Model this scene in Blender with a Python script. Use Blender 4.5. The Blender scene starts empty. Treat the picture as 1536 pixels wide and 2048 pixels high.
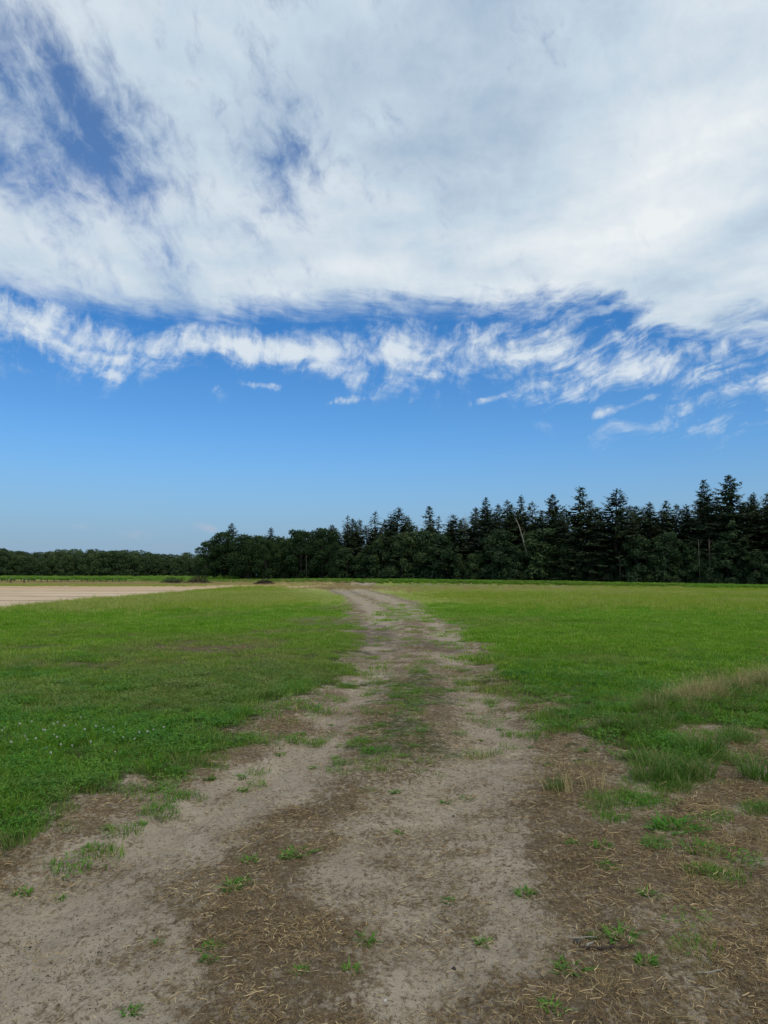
import bpy, math, random
import numpy as np
from mathutils import Vector, Euler

random.seed(7)
rng = np.random.default_rng(7)
sc = bpy.context.scene
COL = sc.collection
R = math.radians

# ------------------------------------------------------------------ camera
F_PX, HORIZON, EYE = 1420.0, 1150.0, 1.6
TANP = (HORIZON - 1024.0) / F_PX
PITCH = math.atan(TANP)
cam_d = bpy.data.cameras.new('camera')
cam = bpy.data.objects.new('camera', cam_d)
COL.objects.link(cam)
cam.location = (0, 0, EYE)
cam.rotation_euler = (R(90) + PITCH, 0, 0)
cam_d.sensor_fit = 'VERTICAL'
cam_d.sensor_height = 36.0
cam_d.lens = 36.0 * F_PX / 2048.0
cam_d.clip_start = 0.05
cam_d.clip_end = 6000
sc.camera = cam
CP, SP = math.cos(PITCH), math.sin(PITCH)

def ray(px, py):
    a = (px - 768.0) / F_PX
    b = (1024.0 - py) / F_PX
    return a, CP - b * SP, SP + b * CP            # x, forward, up

def P(px, py):
    """photo position of a thing on the ground -> metres on the ground"""
    x, f, u = ray(px, py)
    t = EYE / max(-u, 1e-4)
    return x * t, f * t

def top_at(px, py, d):
    x, f, u = ray(px, py)
    return x * d / f, EYE + u * d / f

def azel(px, py):
    x, f, u = ray(px, py)
    return math.degrees(math.atan2(x, f)), math.degrees(math.atan2(u, math.hypot(x, f)))

# ------------------------------------------------------------------ light and exposure
SUN_EL, SUN_AZ = 52.0, 150.0            # azimuth from +Y, clockwise (behind, to the right, veiled by the cloud sheet)
sun_d = bpy.data.lights.new('sun', 'SUN')
sun = bpy.data.objects.new('sun', sun_d)
COL.objects.link(sun)
sun_d.energy = 1.5
sun_d.angle = R(11)
sun_d.color = (1.0, 0.92, 0.80)
sdir = Vector((math.sin(R(SUN_AZ)) * math.cos(R(SUN_EL)), math.cos(R(SUN_AZ)) * math.cos(R(SUN_EL)), math.sin(R(SUN_EL))))
sun.rotation_euler = sdir.to_track_quat('Z', 'Y').to_euler()
sun.location = (0, 0, 60)
sc.view_settings.view_transform = 'Standard'
sc.view_settings.look = 'None'
sc.view_settings.exposure = 0.0
sc.view_settings.gamma = 1.0
sc.view_settings.use_curve_mapping = False
sc.cycles.max_bounces = 5
sc.cycles.diffuse_bounces = 2
sc.cycles.transmission_bounces = 3
sc.cycles.transparent_max_bounces = 4
sc.cycles.caustics_reflective = False
sc.cycles.caustics_refractive = False

# ------------------------------------------------------------------ node helper
class NT:
    def __init__(self, tree):
        self.t = tree
    def n(self, typ, **kw):
        nd = self.t.nodes.new(typ)
        for k, v in kw.items():
            setattr(nd, k, v)
        return nd
    def put(self, sock, v):
        if v is None:
            return
        if isinstance(v, bpy.types.NodeSocket):
            self.t.links.new(v, sock)
        else:
            sock.default_value = v
    def m(self, op, a, b=None, c=None, clamp=False):
        nd = self.n('ShaderNodeMath', operation=op)
        nd.use_clamp = clamp
        for i, v in enumerate((a, b, c)):
            self.put(nd.inputs[i], v)
        return nd.outputs[0]
    def add(self, *a):
        r = a[0]
        for v in a[1:]:
            r = self.m('ADD', r, v)
        return r
    def mul(self, *a):
        r = a[0]
        for v in a[1:]:
            r = self.m('MULTIPLY', r, v)
        return r
    def sub(self, a, b):
        return self.m('SUBTRACT', a, b)
    def ss(self, v, lo, hi, a=0.0, b=1.0):
        nd = self.n('ShaderNodeMapRange')
        nd.interpolation_type = 'SMOOTHSTEP'
        self.put(nd.inputs[0], v)
        for i, q in enumerate((lo, hi, a, b)):
            self.put(nd.inputs[i + 1], q)
        return nd.outputs[0]
    def lin(self, v, lo, hi, a=0.0, b=1.0):
        nd = self.n('ShaderNodeMapRange')
        self.put(nd.inputs[0], v)
        for i, q in enumerate((lo, hi, a, b)):
            self.put(nd.inputs[i + 1], q)
        return nd.outputs[0]
    def xyz(self, x, y, z=0.0):
        nd = self.n('ShaderNodeCombineXYZ')
        for i, v in enumerate((x, y, z)):
            self.put(nd.inputs[i], v)
        return nd.outputs[0]
    def noise(self, vec, scale, detail=4.0, rough=0.5, dist=0.0, out=0):
        nd = self.n('ShaderNodeTexNoise')
        self.put(nd.inputs['Vector'], vec)
        nd.inputs['Scale'].default_value = scale
        nd.inputs['Detail'].default_value = detail
        nd.inputs['Roughness'].default_value = rough
        nd.inputs['Distortion'].default_value = dist
        return nd.outputs[out]
    def mix(self, f, a, b, mode='MIX'):
        nd = self.n('ShaderNodeMix', data_type='RGBA', blend_type=mode)
        self.put(nd.inputs[0], f)
        for s, v in ((nd.inputs[6], a), (nd.inputs[7], b)):
            if isinstance(v, tuple) and len(v) == 3:
                v = (*v, 1.0)
            self.put(s, v)
        return nd.outputs[2]
    def vm(self, op, a, b=None):
        nd = self.n('ShaderNodeVectorMath', operation=op)
        self.put(nd.inputs[0], a)
        if b is not None:
            self.put(nd.inputs[1], b)
        return nd.outputs[0]
    def curve(self, v, pts):
        nd = self.n('ShaderNodeFloatCurve')
        self.put(nd.inputs['Value'], v)
        c = nd.mapping.curves[0]
        nd.mapping.use_clip = True
        pts = sorted(pts)
        c.points[0].location = pts[0]
        c.points[1].location = pts[-1]
        for p in pts[1:-1]:
            c.points.new(*p)
        nd.mapping.update()
        return nd.outputs[0]

# ------------------------------------------------------------------ sky
world = bpy.data.worlds.new('World')
sc.world = world
world.use_nodes = True
world.cycles.sampling_method = 'NONE'
wt = world.node_tree
wt.nodes.clear()
W = NT(wt)
bg = W.n('ShaderNodeBackground')
bg.inputs['Strength'].default_value = 0.1
wout = W.n('ShaderNodeOutputWorld')
wt.links.new(bg.outputs[0], wout.inputs[0])
sky = W.n('ShaderNodeTexSky')
sky.sky_type = 'NISHITA'
sky.sun_disc = False
sky.sun_elevation = R(SUN_EL)
sky.sun_rotation = R(SUN_AZ)
sky.altitude = 20
sky.air_density = 1.0
sky.dust_density = 1.0
sky.ozone_density = 1.6

tc = W.n('ShaderNodeTexCoord').outputs['Generated']
sep = W.n('ShaderNodeSeparateXYZ')
wt.links.new(tc, sep.inputs[0])
X, Y, Z = sep.outputs
el = W.mul(W.m('ARCSINE', Z), 57.29578)
az = W.mul(W.m('ARCTAN2', X, Y), 57.29578)
Zc = W.m('MAXIMUM', Z, 0.06)
u = W.m('DIVIDE', X, Zc)
v = W.m('DIVIDE', Y, Zc)
pl = W.xyz(u, v, 0.0)
azn = W.m('MULTIPLY_ADD', az, 1 / 80.0, 0.5, clamp=True)

def px_curve(pts, e0, e1, off=0.0):
    out = []
    for px, py in pts:
        a, e = azel(px, py)
        out.append((a / 80.0 + 0.5, (e + off - e0) / (e1 - e0)))
    out.sort()
    out = [(0.0, out[0][1])] + out + [(1.0, out[-1][1])]
    r = W.curve(azn, out)
    return W.m('MULTIPLY_ADD', r, e1 - e0, e0)

def val_curve(pts, scale):
    out = [(azel(px, 650)[0] / 80.0 + 0.5, q / scale) for px, q in pts]
    out = [(0.0, out[0][1])] + out + [(1.0, out[-1][1])]
    return W.mul(W.curve(azn, out), scale)

ang = W.xyz(az, el, 0.0)
# slow warp of the angular field: the ragged flow of the high cloud
wv = W.noise(ang, 0.13, 3.0, 0.5, 0.0, out=1)
wv = W.vm('MULTIPLY', W.vm('SUBTRACT', wv, (0.5, 0.5, 0.5)), (5.0, 3.0, 0.0))
angw = W.vm('ADD', ang, wv)
def rotscale(vec, deg, sx, sy, off=0.0):
    mp = W.n('ShaderNodeMapping')
    mp.vector_type = 'POINT'
    W.put(mp.inputs['Vector'], vec)
    mp.inputs['Rotation'].default_value = (0, 0, R(deg))
    s2 = W.vm('MULTIPLY', mp.outputs[0], (sx, sy, 1.0))
    return W.vm('ADD', s2, (off, off * 0.7, off))
n_big = W.noise(pl, 2.1, 2.0, 0.5, 0.0)
n_mid = W.noise(W.vm('ADD', pl, (3.1, 7.7, 0)), 4.6, 6.0, 0.58, 0.15)
n_fib = W.noise(rotscale(angw, -40, 0.30, 0.11, 3.0), 1.0, 7.0, 0.60, 0.0)      # fibres falling to the lower right
n_ver = W.noise(rotscale(angw, 20, 0.50, 0.24, 11.0), 1.0, 7.0, 0.64, 0.25)     # near-vertical wisps
n_hor = W.noise(rotscale(angw, 7, 0.13, 0.60, 23.0), 1.0, 6.0, 0.62, 0.2)       # flat streaks
n_hr = W.noise(rotscale(angw, -17, 0.15, 0.62, 41.0), 1.0, 7.0, 0.66, 0.4)      # streaks climbing to the right
n_fine = W.noise(angw, 0.55, 7.0, 0.66, 0.2)
def gauss(px, py, la, lb, deg):
    a0, e0 = azel(px, py)
    dx = W.sub(az, a0)
    dy = W.sub(el, e0)
    c, s = math.cos(R(deg)), math.sin(R(deg))
    p = W.add(W.mul(dx, c / la), W.mul(dy, s / la))
    q = W.add(W.mul(dx, -s / lb), W.mul(dy, c / lb))
    r2 = W.add(W.mul(p, p), W.mul(q, q))
    return W.m('POWER', 2.718, W.mul(r2, -1.0))
def gsum(lst):
    r = None
    for amp, *g in lst:
        t = W.mul(gauss(*g), amp)
        r = t if r is None else W.add(r, t)
    return r
rgt = W.ss(az, 0.0, 18.0)

# the big sheet overhead, ending along a ragged edge in the distance
e_edge = px_curve([(-150, 565), (0, 580), (80, 588), (150, 604), (320, 632), (480, 640), (600, 630), (770, 622), (1000, 628), (1120, 622), (1200, 620),
                   (1280, 650), (1400, 685), (1536, 670), (1700, 665)], 10, 40)
sh = W.sub(el, e_edge)
sh = W.add(sh, W.mul(W.sub(n_hor, 0.5), 4.2), W.mul(W.sub(n_fine, 0.5), 2.0), W.mul(W.mul(W.sub(n_hr, 0.5), rgt), 5.0))
sheet = W.ss(sh, -0.75, 1.9)
holes = gsum([(1.05, 250, 300, 7.0, 3.3, -36), (1.05, 60, 190, 7.0, 3.8, -50), (0.72, 580, 325, 4.2, 3.4, 70), (0.75, 30, 350, 5.0, 2.0, -10),
              (0.35, 480, 90, 4.0, 2.5, 0), (-0.55, 110, 205, 3.0, 1.0, -45), (-0.35, 430, 330, 3.4, 1.3, -60), (0.5, -200, 120, 7.0, 5.0, -40), (0.35, 300, 605, 5.0, 1.0, -15), (0.25, 900, 390, 3, 1.4, 0)])
thin = W.add(W.mul(holes, 0.95), W.mul(W.sub(n_fib, 0.5), 2.8), W.mul(W.sub(n_mid, 0.5), 0.8), W.mul(W.sub(n_fine, 0.5), 2.0), W.mul(W.ss(az, -8.0, 10.0), -0.30), -0.10)
sheet_d = W.mul(sheet, W.sub(1.0, W.mul(W.ss(thin, -0.2, 1.5), 0.90)))
sheet_d = W.mul(sheet_d, 0.985)

# the ragged band beyond the sheet
b_c = px_curve([(-150, 640), (0, 640), (80, 650), (160, 685), (260, 705), (350, 692), (420, 682), (520, 698), (620, 706), (700, 718), (790, 708),
                (900, 704), (1000, 704), (1100, 716), (1180, 730), (1280, 735), (1400, 735), (1536, 735), (1700, 735)], 10, 40)
b_h = val_curve([(-150, 2.2), (0, 2.1), (100, 2.2), (220, 1.9), (330, 1.5), (450, 1.35), (600, 1.3), (700, 1.8), (800, 2.3), (950, 2.4), (1100, 2.9),
                 (1200, 3.4), (1300, 3.5), (1400, 3.6), (1536, 3.6), (1700, 3.4)], 5.0)
bd = W.m('ABSOLUTE', W.sub(W.add(el, W.mul(W.sub(n_hor, 0.5), 2.0)), b_c))
bt = W.sub(1.0, W.m('DIVIDE', bd, W.mul(b_h, 1.12)))
n_b = W.add(W.mul(n_ver, W.lin(rgt, 0.0, 1.0, 0.62, 0.30)), W.mul(n_hor, W.lin(rgt, 0.0, 1.0, 0.38, 0.0)), W.mul(n_hr, W.lin(rgt, 0.0, 1.0, 0.0, 0.70)))
solid = gsum([(0.75, 430, 686, 5.5, 0.8, -4), (0.60, 600, 710, 4.5, 0.8, -8), (0.45, 60, 640, 4.5, 1.2, 0), (0.45, 1100, 712, 4.0, 1.2, -8), (0.3, 820, 700, 3.0, 1.6, 30),
              (-0.6, 1330, 800, 7.0, 0.9, 14), (-0.5, 1480, 700, 3.5, 0.9, 12), (-0.3, 960, 640, 8.0, 0.7, -3), (-0.25, 250, 655, 4.0, 0.8, 0)])
bw = W.add(W.mul(bt, 0.8), W.mul(W.sub(n_b, 0.5), W.lin(rgt, 0.0, 1.0, 5.8, 7.6)), W.mul(W.sub(n_fine, 0.5), 3.0), solid, W.mul(rgt, -0.10), -0.16)
band = W.mul(W.ss(bw, -0.5, 1.6), W.ss(bt, -1.2, 0.35))
band = W.mul(band, 0.95)
# torn scraps below the band
scr_g = gsum([(1.0, 525, 772, 1.5, 0.36, -6), (0.75, 700, 800, 2.4, 0.4, 6), (0.95, 985, 797, 1.7, 0.36, 10), (0.9, 1240, 815, 3.4, 0.40, 14),
              (0.8, 1500, 812, 1.6, 0.35, 25), (0.5, 435, 782, 0.7, 0.7, -60), (0.5, 820, 800, 0.5, 0.6, 70), (0.7, 215, 745, 3.0, 0.6, -12), (0.5, 1385, 820, 1.2, 0.3, 15)])
scrap = W.ss(W.add(scr_g, W.mul(W.sub(n_ver, 0.5), 3.4), W.mul(W.sub(n_fine, 0.5), 2.6)), 0.25, 1.45)
scrap = W.mul(scrap, W.ss(scr_g, 0.03, 0.5), 0.85)
# faint fair-weather tops low over the horizon
low_g = gsum([(1.0, 412, 1055, 1.3, 0.42, -12), (0.55, 150, 1052, 1.1, 0.3, 0), (0.6, 270, 1066, 2.8, 0.6, 0), (0.45, 660, 1062, 2.2, 0.5, 0), (0.4, -80, 1060, 3.0, 0.5, 0)])
low = W.mul(W.ss(W.add(low_g, W.mul(W.sub(n_fine, 0.5), 1.6)), 0.3, 1.2), W.ss(low_g, 0.05, 0.5), 0.5)

dens = W.m('MAXIMUM', sheet_d, W.m('MAXIMUM', band, scrap))
# cloud tone: grey-blue bellies, whiter edges
tone = W.add(W.mul(W.sub(n_big, 0.5), 1.65), W.mul(W.sub(n_mid, 0.5), 1.05), W.mul(W.sub(n_fine, 0.5), 0.5),
             W.mul(gauss(700, 520, 40.0, 4.2, 0), 0.34), W.mul(gauss(1400, 330, 8, 4.0, 25), 0.34), W.mul(gauss(880, 260, 6, 7.5, -30), -0.40),
             W.mul(gauss(1000, 60, 6, 6, 0), -0.26), W.mul(gauss(1400, 530, 9, 1.6, 20), -0.42), W.mul(gauss(1180, 520, 5, 2.0, 10), 0.25), W.mul(gauss(350, 560, 5, 1.6, -20), -0.18), W.mul(rgt, 0.08), 0.50)
ctone = W.n('ShaderNodeValToRGB')
W.put(ctone.inputs[0], W.lin(tone, -0.3, 1.3))
cr = ctone.color_ramp
cr.elements[0].position = 0.0
cr.elements[0].color = (3.20, 4.40, 5.90, 1)
cr.elements[1].position = 1.0
cr.elements[1].color = (8.5, 8.9, 9.1, 1)
cr.elements.new(0.5).color = (5.70, 6.80, 7.80, 1)
ccol = W.mix(W.mul(W.m('MAXIMUM', band, scrap), W.sub(1.0, sheet)), ctone.outputs[0], (7.2, 7.95, 8.6))
# clear air
haze_t = W.mix(W.ss(el, 10.0, 22.0), (0.54, 0.99, 1.40), (0.30, 0.85, 1.36))
blue = W.mix(1.0, sky.outputs[0], haze_t, 'MULTIPLY')
blue = W.mix(W.ss(el, -1.0, 12.0), (2.80, 4.00, 5.45), blue)      # dusty summer air near the horizon
lowmix = W.mix(low, blue, (4.6, 5.0, 6.0))
final = W.mix(dens, lowmix, ccol)
wt.links.new(final, bg.inputs[0])

# ------------------------------------------------------------------ numpy noise
def _hash(ix, iy, seed):
    h = (ix.astype(np.int64) * 374761393 + iy.astype(np.int64) * 668265263 + seed * 1274126177) & 0xFFFFFFFF
    h = ((h ^ (h >> 13)) * 1274126177) & 0xFFFFFFFF
    h = h ^ (h >> 16)
    return (h & 0xFFFFFF) / float(0xFFFFFF)
def vnoise(x, y, seed=0):
    x = np.asarray(x, float); y = np.asarray(y, float)
    ix = np.floor(x); iy = np.floor(y)
    fx = x - ix; fy = y - iy
    fx = fx * fx * (3 - 2 * fx); fy = fy * fy * (3 - 2 * fy)
    a = _hash(ix, iy, seed); b = _hash(ix + 1, iy, seed)
    c = _hash(ix, iy + 1, seed); d = _hash(ix + 1, iy + 1, seed)
    return (a * (1 - fx) + b * fx) * (1 - fy) + (c * (1 - fx) + d * fx) * fy
def fbm(x, y, f=1.0, o=4, seed=0, g=0.5):
    x = np.asarray(x, float); y = np.asarray(y, float)
    s = 0; amp = 1.0; tot = 0
    for i in range(o):
        s = s + amp * vnoise(x * f * (2.03 ** i) + 17.3 * i, y * f * (2.03 ** i) - 9.1 * i, seed + i)
        tot += amp; amp *= g
    return s / tot
def sst(x, lo, hi):
    t = np.clip((x - lo) / (hi - lo), 0, 1)
    return t * t * (3 - 2 * t)

# ------------------------------------------------------------------ zones of the ground (metres)
def line(pts):
    w = sorted((P(px, py) for px, py in pts), key=lambda q: q[1])
    return np.array([q[1] for q in w]), np.array([q[0] for q in w])
def at_y(L, y):
    return np.interp(y, L[0], L[1])
L_GRASS = line([(640, 1176), (672, 1186), (690, 1196), (700, 1212), (690, 1238), (700, 1262), (708, 1290), (704, 1315), (690, 1345), (655, 1372), (612, 1402), (555, 1440), (485, 1485),
                (410, 1528), (325, 1565), (190, 1605), (95, 1650), (30, 1705), (-60, 1765), (-190, 1840), (-420, 1960), (-700, 2090)])
L_SAND = line([(668, 1180), (690, 1190), (712, 1206), (738, 1232), (715, 1262), (716, 1292), (716, 1320), (704, 1348), (680, 1374), (648, 1402), (602, 1442), (540, 1490),
               (480, 1520), (385, 1560), (285, 1600), (205, 1650), (110, 1700), (10, 1752), (-150, 1830), (-380, 1960), (-650, 2090)])
C_LEFT = line([(690, 1180), (720, 1192), (745, 1206), (765, 1215), (795, 1240), (800, 1262), (800, 1300), (795, 1330), (785, 1355), (752, 1390), (722, 1430), (692, 1480), (678, 1520), (672, 1550), (620, 1590),
               (540, 1635), (468, 1680), (420, 1720), (372, 1770), (350, 1810), (380, 1860), (420, 1910), (415, 1960), (380, 2010), (330, 2080)])
C_RIGHT = line([(700, 1180), (735, 1192), (775, 1206), (800, 1215), (838, 1240), (862, 1262), (875, 1300), (882, 1330), (895, 1360), (905, 1400), (908, 1440), (900, 1480), (880, 1520), (840, 1560), (745, 1600),
                (690, 1650), (640, 1700), (625, 1760), (640, 1820), (690, 1880), (740, 1940), (760, 2000), (760, 2080)])
R_SAND = line([(730, 1180), (775, 1192), (820, 1206), (840, 1215), (872, 1238), (925, 1262), (955, 1300), (950, 1330), (965, 1360), (1010, 1400), (1060, 1440), (1085, 1470), (1075, 1510), (1055, 1560),
               (1040, 1620), (1030, 1700), (1050, 1780), (1075, 1860), (1030, 1940), (960, 2010), (920, 2080)])
R_GRASS = line([(742, 1180), (790, 1192), (838, 1206), (862, 1218), (888, 1238), (935, 1262), (962, 1290), (962, 1316), (980, 1350), (1030, 1385), (1080, 1420), (1112, 1450), (1140, 1480), (1180, 1512), (1230, 1532), (1420, 1560), (1800, 1600), (2400, 1680), (4000, 1900)])

def ell(x, y, px, py, rx, ry):
    """patch centred on a ground spot; radii in photo pixels at that spot"""
    cx, cy = P(px, py)
    ax = abs(P(px + rx, py)[0] - cx)
    ay = abs(P(px, py + ry)[1] - P(px, py - ry)[1]) / 2
    return np.sqrt(((x - cx) / ax) ** 2 + ((y - cy) / ay) ** 2)
def blobs(x, y, lst, soft=0.45):
    m = np.zeros(np.shape(x))
    for px, py, rx, ry, a in lst:
        m = np.maximum(m, a * (1 - sst(ell(x, y, px, py, rx, ry), 1 - soft, 1 + soft)))
    return m
BARE_R = [(1450, 1480, 95, 26, 1), (1520, 1505, 90, 40, 1), (1480, 1565, 80, 34, .9), (1340, 1412, 45, 8, .9), (1190, 1458, 38, 7, .8), (1210, 1525, 30, 10, .7), (1590, 1520, 120, 60, 1), (1380, 1600, 110, 18, .8), (1700, 1560, 200, 60, .9)]
TUFT_R = [(1400, 1505, 45, 16, 1), (1350, 1545, 60, 22, 1), (1475, 1482, 26, 9, 1), (1300, 1565, 80, 20, .9), (1260, 1600, 90, 14, .6), (1530, 1555, 40, 22, .9), (1520, 1620, 50, 18, .8), (1430, 1640, 34, 8, .8), (1345, 1655, 46, 11, .9), (1230, 1640, 22, 7, .8), (1205, 1612, 30, 8, .7),
          (1400, 1700, 30, 8, .8), (1520, 1725, 40, 10, .8), (1440, 1752, 26, 10, .7), (1340, 1840, 50, 16, .55), (1400, 1910, 40, 20, .55), (1300, 1688, 22, 6, .8), (1240, 1872, 26, 10, .6)]
FAR_SAND = [line([(-400, 1178), (0, 1172), (250, 1171), (400, 1170), (560, 1170)]), line([(-400, 1262), (-150, 1234), (0, 1218), (120, 1208), (250, 1196), (350, 1188), (372, 1182), (470, 1175), (560, 1171)])]

FE_A, FE_B = np.array([-41.0, 158.0]), np.array([52.0, 92.0])      # front edge of the wood
FE_D = (FE_B - FE_A); FE_LEN = np.linalg.norm(FE_D); FE_D = FE_D / FE_LEN
FE_N = np.array([-FE_D[1], FE_D[0]])                                 # points into the wood
if FE_N[1] < 0: FE_N = -FE_N
def wood_uv(x, y):
    dx, dy = x - FE_A[0], y - FE_A[1]
    return dx * FE_D[0] + dy * FE_D[1], dx * FE_N[0] + dy * FE_N[1]

def zones(x, y):
    x = np.asarray(x, float); y = np.asarray(y, float)
    z = {}
    sc_ = np.clip(y * 0.055, 0.20, 0.55)                  # raggedness of an edge in metres
    n1 = fbm(x, y, 0.9, 4, 1) - 0.5
    n2 = fbm(x, y, 3.5, 4, 2) - 0.5
    n3 = fbm(x, y, 9.0, 3, 3) - 0.5
    wob = n1 * 1.3 + n2 * 1.1 + n3 * 0.6
    far = sst(y, 55, 75)
    lg, ls, cl, cr_, rs, rg = (at_y(q, y) for q in (L_GRASS, L_SAND, C_LEFT, C_RIGHT, R_SAND, R_GRASS))
    def side(d, k=1.0):
        return sst(d / sc_ + wob * k * 1.9, -0.8, 0.8)
    gl = side(lg - x)
    gr = side(x - rg) * sst(y, 3.2, 4.3)
    near_r = 1 - sst(y, 5.2, 6.4)
    sandL = side(x - ls, .55) * side(cl - x, .7)
    sandR = side(x - cr_, .7) * side(rs - x, .9)
    strip = side(x - cl) * side(cr_ - x)
    y_green = sst(y, 5.0, 6.9) * (1 - sst(y, 13.0, 14.8)) + 0.8 * sst(y, 23, 26) * (1 - sst(y, 38, 48))
    gc = strip * y_green
    # right-hand rough ground
    bare = blobs(x, y, BARE_R)
    tuft = blobs(x, y, TUFT_R)
    nb = np.clip(bare + n2 * 0.9 + n3 * 0.7, 0, 1) * (bare > 0.02)
    gr = gr * (1 - nb)
    gt = np.clip(tuft * 1.15 + n2 * 1.2 + n3 * 0.9, 0, 1) * (tuft > 0.03)
    stray = np.maximum(sst((lg + 0.11 * y - x) / sc_, -0.8, 0.8), sst((x - rg + 0.09 * y) / sc_, -0.8, 0.8) * sst(y, 6.0, 7.5)) * sst(n3 + 0.6 * n2, 0.06, 0.20) * 0.85
    grass = np.clip(np.maximum.reduce([gl, gr, stray, gc * np.clip(0.33 + 1.7 * n2 + 1.2 * n3 + 0.30 * sst(0.45 - np.abs(x - (cl + cr_) / 2), 0, .4), 0, 1), gt]), 0, 1)
    z['turf'] = np.clip(np.maximum.reduce([gl, gr, gc * 0.6, gt * 0.42]), 0, 1)
    sand = np.clip(np.maximum(sandL, sandR * 0.9), 0, 1) * (1 - grass)
    # the brown middle is itself threaded with sand
    sand = np.maximum(sand, (1 - grass) * 0.36 * sst(fbm(x, y, 3.2, 4, 53), 0.52, 0.72))
    # brown thin patches in the lawn
    worn = blobs(x, y, [(430, 1292, 150, 14, 1), (640, 1243, 65, 9, .95), (600, 1264, 100, 7, .8), (500, 1320, 100, 7, .6), (230, 1330, 180, 9, .55), (70, 1300, 150, 8, .5), (330, 1274, 140, 6, .6), (690, 1215, 50, 8, .6), (1010, 1385, 50, 30, .4), (80, 1420, 90, 10, .4)], .7)
    worn = np.clip(worn * (0.9 + 2.0 * n1 + 1.4 * n2), 0, 1)
    moist = blobs(x, y, [(745, 1272, 48, 30, 1.0), (760, 1300, 60, 10, .7), (885, 1292, 45, 12, .9), (835, 1285, 90, 16, .55), (720, 1248, 24, 12, .6)], 0.6)
    # grey damp smears in the near track
    moist = np.maximum(moist, 0.55 * blobs(x, y, [(660, 1565, 70, 16, .7), (640, 1620, 90, 16, .9), (420, 1830, 60, 26, .7), (430, 1960, 80, 40, .6), (560, 1860, 90, 40, .5), (900, 1560, 60, 10, .5), (1130, 1480, 40, 12, .6), (240, 1640, 40, 12, .5)], 0.8))
    moist = np.clip(moist * (0.85 + 1.8 * n2 + 1.2 * n3), 0, 1)
    # bare field to the left
    s0, s1 = at_y(FAR_SAND[0], y), None
    yy1 = np.interp(x / np.maximum(y, 1e-3), FAR_RATIO, FAR_NEAR)
    fs = sst((y - yy1) / np.maximum(y * 0.02, 0.2) + n1 * 3 + n2 * 2, -0.8, 0.8) * (1 - sst(y + n1 * 14, 98, 110))
    fs = fs * sst((-0.145 * y + 1.0 - x) / 2.0, -.5, .5)
    tail = blobs(x, y, [(500, 1171.5, 110, 2.6, .9), (600, 1173.5, 60, 2.2, .7)], .5)
    fs = np.maximum(fs, np.clip(tail + n1 * .8 * (tail > .05), 0, 1))
    z['field'] = np.clip(fs, 0, 1)
    grass = grass * (1 - z['field'])
    z['turf'] = z['turf'] * (1 - z['field'])
    grass = grass * (1 - 0.8 * worn)
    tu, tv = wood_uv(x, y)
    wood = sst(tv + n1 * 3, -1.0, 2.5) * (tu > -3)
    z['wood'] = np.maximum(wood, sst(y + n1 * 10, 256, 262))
    # dry pale grass: streaks far off, seed heads
    dry = blobs(x, y, [(570, 1168, 80, 3, 1), (480, 1168, 70, 3, .9), (660, 1170, 60, 3, .8), (930, 1178, 330, 6, .45), (700, 1176, 120, 3, .7), (1250, 1187, 300, 6, .30), (300, 1168, 300, 2.4, .8), (100, 1165, 400, 3.5, .9)], 0.7)
    dry = np.clip(dry + (n1 * 0.9) * (dry > 0.05), 0, 1)
    z['dry'] = dry
    z['grey'] = np.clip(blobs(x, y, [(880, 1173, 140, 2.5, .9), (1060, 1176, 160, 2.5, .7), (690, 1186, 40, 3, .4)], 0.6) * (0.7 + 2 * n1 + 1.5 * n2), 0, 1)
    lush = 0.55 + 1.0 * (fbm(x, y, 0.16, 4, 31) - 0.5) + 0.6 * (fbm(x, y * 0.5, 0.7, 3, 35) - 0.5)
    olive = sst(y + 10 * (fbm(x, y, 0.09, 3, 41) - 0.5), 25, 42)
    z['olive'] = olive
    z['lush'] = np.clip(lush, 0, 1)
    z['worn'] = worn
    z['moist'] = moist
    z['sand'] = sand
    z['grass'] = np.clip(grass, 0, 1)
    litter = (1 - sand) * (1 - grass) * (1 - z['field'])
    # scraps of litter blown over the sand
    litter = np.maximum(litter, sand * np.clip(1.5 * (fbm(x, y, 5.0, 4, 51) - 0.52) + 0.10 + 0.20 * sandR * sst(6.5 - y, 0, 2), 0, .75))
    z['litter'] = np.clip(litter, 0, 1)
    z['nb'] = nb
    return z

_fr = []
for px, py in [(-500, 1280), (-400, 1268), (-150, 1234), (0, 1218), (120, 1208), (250, 1196), (350, 1188), (372, 1183), (470, 1175), (530, 1171), (560, 1169)]:
    gx, gy = P(px, py); _fr.append((gx / gy, gy))
_fr.sort()
FAR_RATIO = np.array([q[0] for q in _fr] ); FAR_NEAR = np.array([q[1] for q in _fr])

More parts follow.
